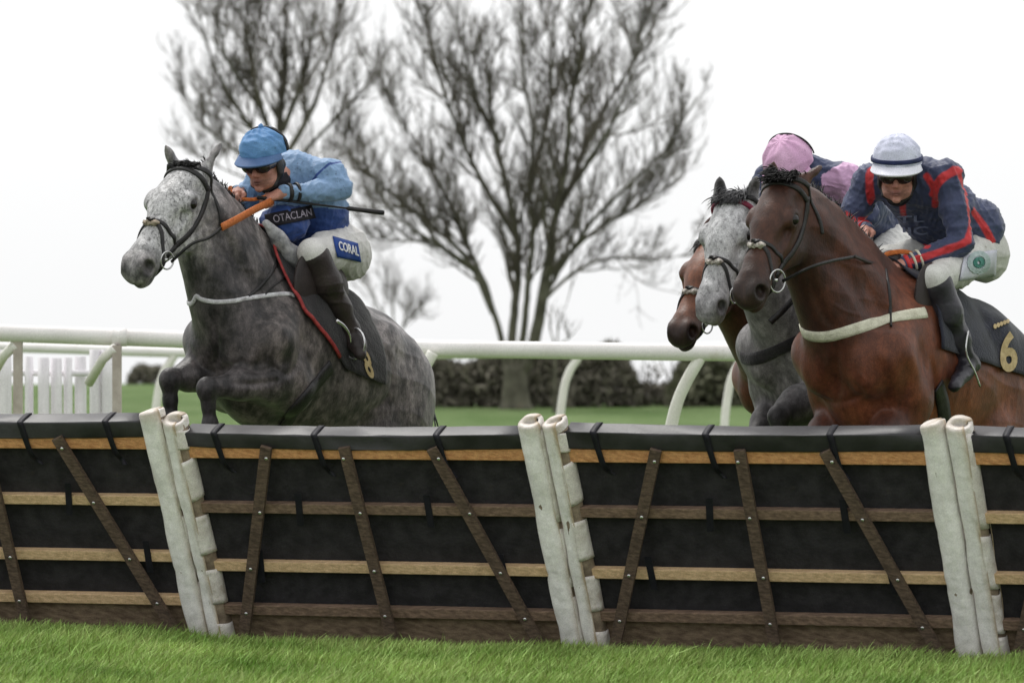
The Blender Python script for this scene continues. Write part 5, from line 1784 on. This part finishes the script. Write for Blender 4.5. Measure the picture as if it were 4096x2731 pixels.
def build_blue_rider(b, h, br):
    q = b.q
    shL, shR = q(752, 398, .17), q(752, 398, .17) * np.array((1, 0, 1)) + np.array((.05, -.19, -.02))
    lm = dict(shL=shL, shR=shR, elL=q(782, 434, .25), wrL=q(655, 441, .10), haL=q(612, 455, .03),
              elR=shR + np.array((.10, -.14, -.20)), bel=q(655, 512, .03), hipL=q(785, 572, .12), hipR=q(785, 572, .12) * np.array((1, -1, 1)),
              knL=q(717, 580, .235), knR=q(717, 580, .235) * np.array((1, -1, 1)), anL=q(803, 752, .29), toeL=q(822, 800, .36))
    lm['wrR'] = q(548, 440, -.12); lm['haR'] = q(530, 452, -.08)
    lm['anR'] = lm['anL'] * np.array((1, -1, 1)); lm['toeR'] = lm['toeL'] * np.array((1, -1, 1))
    hc = q(607, 376, .0)
    r = Rider(b, lm, (hc, R(8), R(15), R(0)), silks_blue)
    r.zsplit = q(690, 480, .05)[2]
    r.build('jockey in light blue and royal blue silks with a plain light blue cap', 'jockeys in the race',
            dict(skin=MAT_SKIN, silk=mat_attr('blue_silk', .55, .25, patch=.10, pscale=5, patch_hi=1.08, streak=.05, rain=.45, bump=.25, bscale=40, sheen=.15, grain=.04),
                 breeches=mat_noise('white_breeches', (.58, .57, .55), (.70, .69, .67), 14, .75, .25, 70, stain=(.25, .2, .15), stain_scale=40, stain_lo=.66, stain_hi=.72), boot=M['brown_leather']))
    capm = mat_noise('light_blue_cap', (.085, .215, .44), (.13, .29, .54), 10, .6, .3, 30, stain=(.03, .06, .12), stain_scale=38, stain_lo=.63, stain_hi=.70)
    r.helmet(capm, R(-2), c=(-.012, 0, .070), r=(.134, .118, .108), strap=(M['leather'], (-.14, -.25)), peak_mat=mat_noise('dull_blue_peak', (.06, .12, .26), (.09, .17, .34), 10, .6), peak_len=.06)
    r.goggles(M['goggle']); r.harness(M['leather']); r.collar(M['panel_black'], .060)
    r.cuff('L', ((.97, .90, M['leather'], 'cuff'), (.82, .77, M['leather'], 'cuff_band')))
    r.cuff('R', ((.97, .88, M['leather'], 'cuff'),))
    pt = b.patch
    sp = r.patch('sponsor_patch', r.jacket, (Q(607, 492), Q(716, 470), Q(726, 500), Q(615, 522)), M['panel_black'], r.jk, .008)
    r.text('lettering', 'OTACLAN', r.jacket, (Q(626, 494), Q(714, 478), Q(717, 494), Q(630, 511)), M['grey_txt'], sp, .012, .0)
    bp = r.patch('sponsor_patch', r.breech, (Q(764, 541), Q(822, 558), Q(830, 602), Q(775, 590)), M['panel_blue'], r.br, .005)
    r.text('lettering', 'CORAL', r.breech, (Q(777, 552), Q(822, 566), Q(825, 588), Q(780, 573)), M['white_txt'], bp, .009, .02)
    # stirrup iron under the boot
    an, toe = lm['anL'], lm['toeL']; ft = toe - an; ft /= np.linalg.norm(ft)
    mb = MB(); c = an * .45 + toe * .55
    up = np.array((0, 0, 1.0)); ly = np.array((0, 1.0, 0))
    pts = [c + ly * .062 * math.cos(a) + up * (.075 * math.sin(a) - .02) for a in np.linspace(-math.pi, math.pi, 30)]
    mb.tube(b.F.w(np.array(pts)), .006, 8); mb.build('stirrup_iron', M['steel'], h.root)
    mb = MB(); mb.tube(b.F.w(catmull([q(772, 735, .345), q(790, 748, .35), q(802, 766, .35), q(806, 786, .345)], 14)), np.linspace(.010, .004, 14), 8); mb.build('spur_bar', M['steel'], r.bt['L'])
    # reins: orange rubber grips and plain leather towards the bit
    hd = lm['haL']
    rein(h, 'rein_grip', [hd + np.array((-.02, .03, -.01)), q(590, 478, .12), q(550, 500, .15), q(510, 521, .165)], .036, M['orange'], br, .006)
    rein(h, 'rein', [q(512, 520, .16), q(480, 545, .15), q(440, 560, .12), h.bit[1]], .014, M['leather'], br)
    rein(h, 'rein_grip', [hd + np.array((0, 0, .01)), q(585, 457, .0), q(556, 457, -.04)], .018, M['orange'], br, .006)
    rein(h, 'rein_grip', [lm['haR'] + np.array((0, 0, .01)), q(530, 432, -.10), q(523, 445, -.10)], .026, M['orange'], br, .006)
    # whip
    a, e = hd + np.array((.05, -.02, .004)), q(882, 488, .42)
    m1, m2 = a + (e - a) * .70, a + (e - a) * .72
    wroot = thing('whip', 'black riding whip held level in the hand of the jockey in light blue', 'whip', b.F.w((a + e) / 2))
    mb = MB(); mb.tube(b.F.w(np.array([a, a + (e - a) * .2, m1])), [.010, .0065, .005], 8); mb.build('shaft', M['leather'], wroot)
    mb = MB(); mb.tube(b.F.w(np.array([m1, m2, e - (e - a) * .012, e])), [.005, .0115, .013, .011], 10); mb.build('flap', M['leather'], wroot)
    return r

# ------------------------------------------------------------------ 2: the bay
def Z(x, y): return ((3000 + x / 2.146) / 4, (480 + y / 2.146) / 4)
def build_bay():
    b = Body((896, 262), 20.5, R(35))
    pitch = R(9)
    ears = {1: (b.loc(822, 165.5, .02), (-.01, .072, -.012), (.5, -.3, .3)), -1: (b.loc(773.6, 161.5, -.15), (-.01, -.072, -.012), (.7, .1, .3))}
    h = Horse((896, 262), 20.5, R(35), pitch, b.loc(785, 180, -.10), R(2), R(52), 0, 1.09, C_BAY, ears, arch=.03, legs=std_legs(b, pitch), croup_drop=.07)
    W = lambda *pts: [((2900 + x / 1.96) / 4, (1000 + y / 1.96) / 4) for x, y in pts]
    h.strokes = [(W((640, 130), (690, 330), (780, 520), (860, 610)), .025, -.012), (W((880, 700), (870, 900), (890, 1080), (860, 1200)), .02, -.013),
                 (W((690, 1120), (800, 1180), (880, 1200)), .018, -.010), (W((890, 1200), (1010, 1160), (1080, 1120), (1010, 1040)), .018, -.010),
                 (W((1620, 860), (1655, 1050), (1640, 1250)), .02, -.012), (W((1180, 760), (1300, 900), (1340, 1080), (1250, 1230)), .035, .010), (W((1440, 800), (1500, 950), (1480, 1150)), .035, .010),
                 (W((700, 820), (740, 950), (720, 1060)), .03, .009), (W((1050, 960), (1100, 1020), (1060, 1100)), .006, .004), (W((1200, 1130), (1290, 1210), (1330, 1300)), .006, .004),
                 (W((1010, 120), (1060, 300), (1150, 450)), .03, .008), (W((850, 420), (950, 480), (1120, 520)), .006, .004)]
    h.build('dark bay racehorse with a cream breast girth rising behind the right hurdles', MAT_BAY)
    br = h.bridle(fluffy=True, ring_r=.046)
    h.forelock(M['hair_black'], 900, .095, .0045, 4, .15, .85)
    h.mane(M['hair_black'], .05, .0045, 420, 5, .6)
    bgp = girth_loop(h, 'breast_girth', h.sdf, [(803, 332), (808, 335), (820, 336.5), (833, 335), (852, 329.5), (873, 323), (895, 317), (915, 313.5), (926, 312)], .052, .007, M['band_cream'], h.root)
    h.strap_px('keeper', h.sdf, [(890, 311), (890.5, 318), (891, 326)], .010, .011, M['leather'], bgp or h.root)
    h.strap_px('neck_strap', h.sdf, [Z(1170, 1280), (889, 290), (890, 305), (890, 314)], .016, .006, M['leather'], bgp or h.root)
    cl, grid = cloth_shell(h, 'saddle_cloth', .10, -.90, 100, M['cloth_navy'], 15, lambda a: -.0006 * a, lambda a: -.02)
    S = SDF(); B = h.B
    S.chain([(.05, 0, .0), (-.18, 0, -.035), (-.36, 0, .0)], (.05, .045, .05), .06, None, B)
    for y in (-1, 1):
        S.ell((.04, y * .215, -.18), (.13, .032, .17), .05, None, B)
        S.ell((-.12, y * .17, -.10), (.16, .04, .12), .05, None, B)
    V, F = S.mesh(.008); h.emit('saddle', V, F, M['brown_leather'], h.root)
    h.strap_px('girth', h.sdf, [(938, 385), (942, 400), (944, 415), (945, 430)], .075, .010, M['leather'], h.root)
    h.text('number', '6', h.sdf, ((999, 332), (1016, 330), (1018, 370), (1001, 373)), M['gold'], cl, .024, .03)
    h.text('lettering', '.....', h.sdf, ((993, 324), (1009, 318), (1010, 322), (994, 329)), M['gold'], cl, .024, .05)
    return b, h, br

def silks_navy(r, V):
    n = np.array((.048, .060, .125))
    return np.tile(n, (len(V), 1)) * (1 + .0 * V[:, :1])

def build_navy_rider(b, h, br):
    l = b.loc
    shL = l(947, 176, .18); shR = l(947, 176, .18) + np.array((.04, -.40, -.015))
    lm = dict(shL=shL, shR=shR, elL=l(961, 243, .25), wrL=l(905, 264, .06), haL=l(884, 267, .02), elR=shR + np.array((.04, -.10, -.24)),
              rump=l(979, 226, .12), hipL=l(980, 249, .10), hipR=l(980, 249, .10) * np.array((1, -1, 1)), knL=l(934, 280, .24), knR=l(934, 280, .24) * np.array((1, -1, 1)),
              anL=l(966, 358, .29), toeL=l(952, 380, .33))
    lm['wrR'] = l(866, 229, -.16); lm['haR'] = l(857, 240, -.10)
    lm['anR'] = lm['anL'] * np.array((1, -1, 1)); lm['toeR'] = lm['toeL'] * np.array((1, -1, 1))
    r = Rider(b, lm, (l(897, 173, 0.0), R(27), R(17), 0), silks_navy)
    r.stripes = [([Z(*p) for p in pts], w * 1.1, (.55, .035, .042)) for pts, w in (([(1575, 640), (1600, 560), (1660, 490), (1730, 445), (1800, 420)], .038), ([(1785, 430), (1830, 540), (1868, 700), (1885, 860), (1885, 960), (1868, 1030)], .030),
                   ([(1868, 1030), (1800, 1070), (1700, 1105), (1580, 1145), (1470, 1180), (1400, 1200)], .030), ([(1515, 480), (1560, 560), (1590, 660), (1590, 740)], .030),
                   ([(1920, 780), (1990, 880), (2050, 980), (2080, 1040)], .035), ([(1040, 430), (1025, 500), (1030, 600), (1040, 690)], .038), ([(820, 810), (900, 860), (1000, 850), (1060, 810)], .03),
                   ([(1310, 720), (1312, 780), (1318, 830)], .026), ([(1400, 1030), (1450, 1060), (1520, 1080)], .03))]
    r.build('jockey in navy silks with red seams and a white cap', 'jockeys in the race',
            dict(skin=MAT_SKIN, silk=mat_attr('navy_silk', .55, .3, patch=.15, pscale=6, patch_hi=1.15, streak=.1, bump=.25, bscale=40, sheen=.15, grain=.04),
                 breeches=mat_noise('off_white_breeches', (.50, .50, .47), (.64, .64, .61), 14, .75, .25, 70, stain=(.22, .18, .13), stain_scale=40, stain_lo=.64, stain_hi=.71), boot=mat_noise('black_boot', (.014, .013, .018), (.04, .038, .05), 9, .4, .3, 40, spec=.45)))
    capm = mat_noise('white_cap', (.56, .58, .72), (.68, .70, .84), 8, .6, .3, 30, stain=(.10, .11, .17), stain_scale=34, stain_lo=.62, stain_hi=.69)
    nav = mat_noise('navy_band', (.012, .02, .07), (.02, .03, .10), 20, .6)
    r.helmet(capm, R(4), band=nav, peak_mat=mat_noise('white_peak', (.70, .71, .80), (.8, .81, .88), 10, .4), peak_len=.058, button=False, crumple=.002, c=(-.012, 0, .058), r=(.124, .114, .126))
    r.goggles(M['goggle']); r.harness(M['leather'], 1.2); r.collar(M['panel_black'], .062)
    red = mat_noise('red_silk', (.42, .022, .030), (.58, .045, .05), 12, .55, .2, 40)
    J = r.jacket
    r.cuff('L', ((1.0, .93, red, 'cuff'), (.88, .84, M['band_cream'], 'cuff_band'), (.77, .73, M['band_cream'], 'cuff_band')))
    r.cuff('R', ((1.0, .93, red, 'cuff'),))
    r.text('lettering', 'JTL', J, (Z(1190, 830), Z(1500, 815), Z(1500, 890), Z(1190, 905)), M['navy_txt'], r.jk, .009, .01)
    r.text('lettering', 'UIC', J, (Z(1210, 925), Z(1530, 910), Z(1530, 980), Z(1220, 995)), M['navy_txt'], r.jk, .009, .01)
    bp = r.patch('sponsor_patch', r.breech, (Z(1840, 1150), Z(2120, 1110), Z(2110, 1340), Z(1800, 1380)), mat_noise('lilac_white_patch', (.52, .53, .60), (.6, .61, .68), 12, .75), r.br, .005)
    for sx, m in ((100, 'ring_txt'), (76, 'ring_txt'), (48, 'green_txt')):
        r.text('emblem', 'O', r.breech, (Z(1965 - sx, 1220 - sx), Z(1965 + sx, 1220 - sx), Z(1965 + sx, 1220 + sx), Z(1965 - sx, 1220 + sx)), M[m], bp, .009 + .0004 * (100 - sx) / 20, .0 if sx > 50 else .12)
    hd = lm['haL']
    rein(h, 'rein_grip', [hd + np.array((0, .02, .01)), hd + np.array((-.02, .0, .06)), hd + np.array((-.14, .05, .07)), hd + np.array((-.22, .09, .0))], .022, M['orange'], br)
    rein(h, 'rein', [hd + np.array((.02, .03, .0)), l(870, 262, .13), l(855, 256, .16)], .016, M['brown_leather'], br)
    rein(h, 'rein', [l(856, 256, .155), l(830, 261, .17), l(808, 268, .14), h.bit[1]], .014, M['leather'], br)
    rein(h, 'rein_grip', [l(925, 275, .20), l(932, 283, .22), l(940, 292, .23)], .016, M['orange'], br)
    mb = MB(); mb.tube(b.F.w(catmull([l(968, 330, .345), l(966, 352, .345), l(975, 372, .35), l(980, 386, .35)], 14)), .005, 8); mb.build('spur_strap', M['steel'], r.bt['L'])
    # martingale strap crossing in front of the second grey
    return r

# ------------------------------------------------------------------ 3: second grey, 4: chestnut
def build_second_grey():
    b = Body((830, 262), 21.6, R(28))
    pitch = R(10)
    ears = {1: (b.loc(757, 176, .06), (-.01, .072, -.012), (.5, .6, .2)), -1: (b.loc(719.5, 176.5, -.14), (-.01, -.072, -.012), (.6, .5, .2))}
    f1 = (b.loc(800, 405, .17), b.loc(779, 416, .14), b.loc(780, 450, .14), b.loc(790, 462, .14))
    h = Horse((830, 262), 21.6, R(28), pitch, b.loc(734, 196, -.07), R(2), R(56), 0, 1.08, C_GREY2, ears, arch=.05, legs=std_legs(b, pitch, {'f1': f1}), croup_drop=.02)
    h.build('pale grey racehorse with a dark forelock and red browband between the bay and the chestnut', MAT_GREY2)
    burg = mat_noise('burgundy_band', (.14, .012, .035), (.22, .03, .06), 60, .6)
    br = h.bridle(brow_mat=burg, fluffy=True)
    h.forelock(M['hair_dark'], 800, .085, .0045, 7, .35, .6)
    h.mane(M['hair_grey'], .07, .005, 300, 5, .6)
    h.tail(M['hair_grey'], .42, 160, 6, .55, .8)
    h.strap_px('breast_girth', h.sdf, [(741, 357), (748, 358.5), (760, 357), (775, 351), (792, 343), (808, 336)], .060, .007, M['cloth_black'], h.root)
    rein(h, 'rein', [b.loc(805, 285, .22), b.loc(795, 297, .2), b.loc(783, 310, .17), b.loc(770, 322, .12)], .030, M['leather'], br)
    cloth_shell(h, 'saddle_cloth', .02, -.55, 80, M['cloth_navy'], 25)
    return b, h, br

def silks_pink(r, V):
    n, pk = np.array((.045, .058, .12)), np.array((.62, .38, .58))
    col = np.tile(n, (len(V), 1))
    L = r.lm
    t, d = limb_t(V, L['shL'], L['elL'])
    ts, dd = limb_t(V, r.hp, r.ch)
    col[(t > -.35) & (t < .50) & (d < .13) & (np.abs(V[:, 1] - L['shL'][1]) < .12)] = pk
    nk = r.Hf.w((-.04, 0, -.09))
    t2, d2 = limb_t(V, r.ch, nk)
    for c_ in r.pk: col[np.linalg.norm(V - c_, axis=1) < .085] = pk
    return col

def build_pink_rider(b):
    l = b.loc
    shL = l(846, 178, .17); shR = shR = l(846, 178, .17) + np.array((.04, -.38, 0))
    lm = dict(shL=shL, shR=shR, elL=l(868, 214, .27), wrL=l(830, 240, .12), haL=l(812, 248, .08), elR=shR + np.array((.08, -.12, -.22)),
              hipL=l(900, 236, .12), hipR=l(900, 236, .12) * np.array((1, -1, 1)), knL=l(872, 280, .24), knR=l(872, 280, .24) * np.array((1, -1, 1)),
              anL=l(905, 350, .28), toeL=l(898, 366, .30))
    lm['wrR'] = lm['wrL'] * np.array((1, -1, 1)); lm['haR'] = lm['haL'] * np.array((1, -1, 1))
    lm['anR'] = lm['anL'] * np.array((1, -1, 1)); lm['toeR'] = lm['toeL'] * np.array((1, -1, 1))
    r = Rider(b, lm, (l(790, 168, -.06), R(4), R(44), R(4)), silks_pink)
    r.pk = [l(829, 150, .05)]
    r.build('jockey with head bowed under a pink cap in navy silks with pink patches', 'jockeys in the race',
            dict(skin=MAT_SKIN, silk=mat_attr('navy_pink_silk', .55, .25, patch=.12, pscale=6, patch_hi=1.1, streak=.08, bump=.25, bscale=40, sheen=.15, grain=.04),
                 breeches=mat_noise('white_breeches_b', (.55, .55, .54), (.66, .66, .64), 14, .75, .25, 70), boot=M['brown_leather']))
    capm = mat_noise('pink_cap', (.60, .34, .53), (.72, .45, .64), 8, .6, .3, 30, stain=(.22, .08, .18), stain_scale=26, stain_lo=.63, stain_hi=.70)
    r.helmet(capm, R(0), strap=(M['leather'], (-.42,)), peak_mat=capm, crumple=.005, seed=8, button=False, r=(.138, .122, .132))
    r.goggles(M['goggle']); r.harness(M['leather'])
    return r

def build_chestnut():
    b = Body((829, 290), 22.8, R(42))
    pitch = R(6)
    ears = {1: (b.loc(733, 216, .05), (-.01, .072, -.012), (.5, .5, .2)), -1: (b.loc(712, 216, -.10), (-.01, -.072, -.012), (.5, .5, .2))}
    h = Horse((829, 290), 22.8, R(42), pitch, b.loc(717, 240, -.03), R(14), R(43), 0, 1.12, C_CHES, ears, arch=.04, legs=std_legs(b, pitch), croup_drop=.0)
    h.build('chestnut brown racehorse with a black muzzle, farthest left of the chasing three', MAT_BAY)
    h.bridle(fluffy=True)
    h.forelock(M['hair_black'], 120, .10, .005, 7, .5, .6)
    h.mane(M['hair_black'], .06, .005, 240, 5, .6)
    cloth_shell(h, 'saddle_cloth', .02, -.55, 80, M['cloth_black'], 35)
    return b, h

# ================================================================== ASSEMBLY
build_ground()
build_grass()
for k_, lab in ((-1, 'leftmost black hurdle with pale weathered rails cut by the left picture edge'), (0, 'black hurdle with orange top rail below the leading grey horse'),
                (1, 'black hurdle with dark battens below the bay and second grey horses'), (2, 'rightmost hurdle of which only a narrow piece shows beside the white posts')):
    build_hurdle(k_, lab)
build_rails()
build_trees()
build_hedges()
b1, h1, br1 = build_grey_leader()
build_blue_rider(b1, h1, br1)
b2, h2, br2 = build_bay()
build_navy_rider(b2, h2, br2)
b3, h3, br3 = build_second_grey()
build_pink_rider(b3)
build_chestnut()
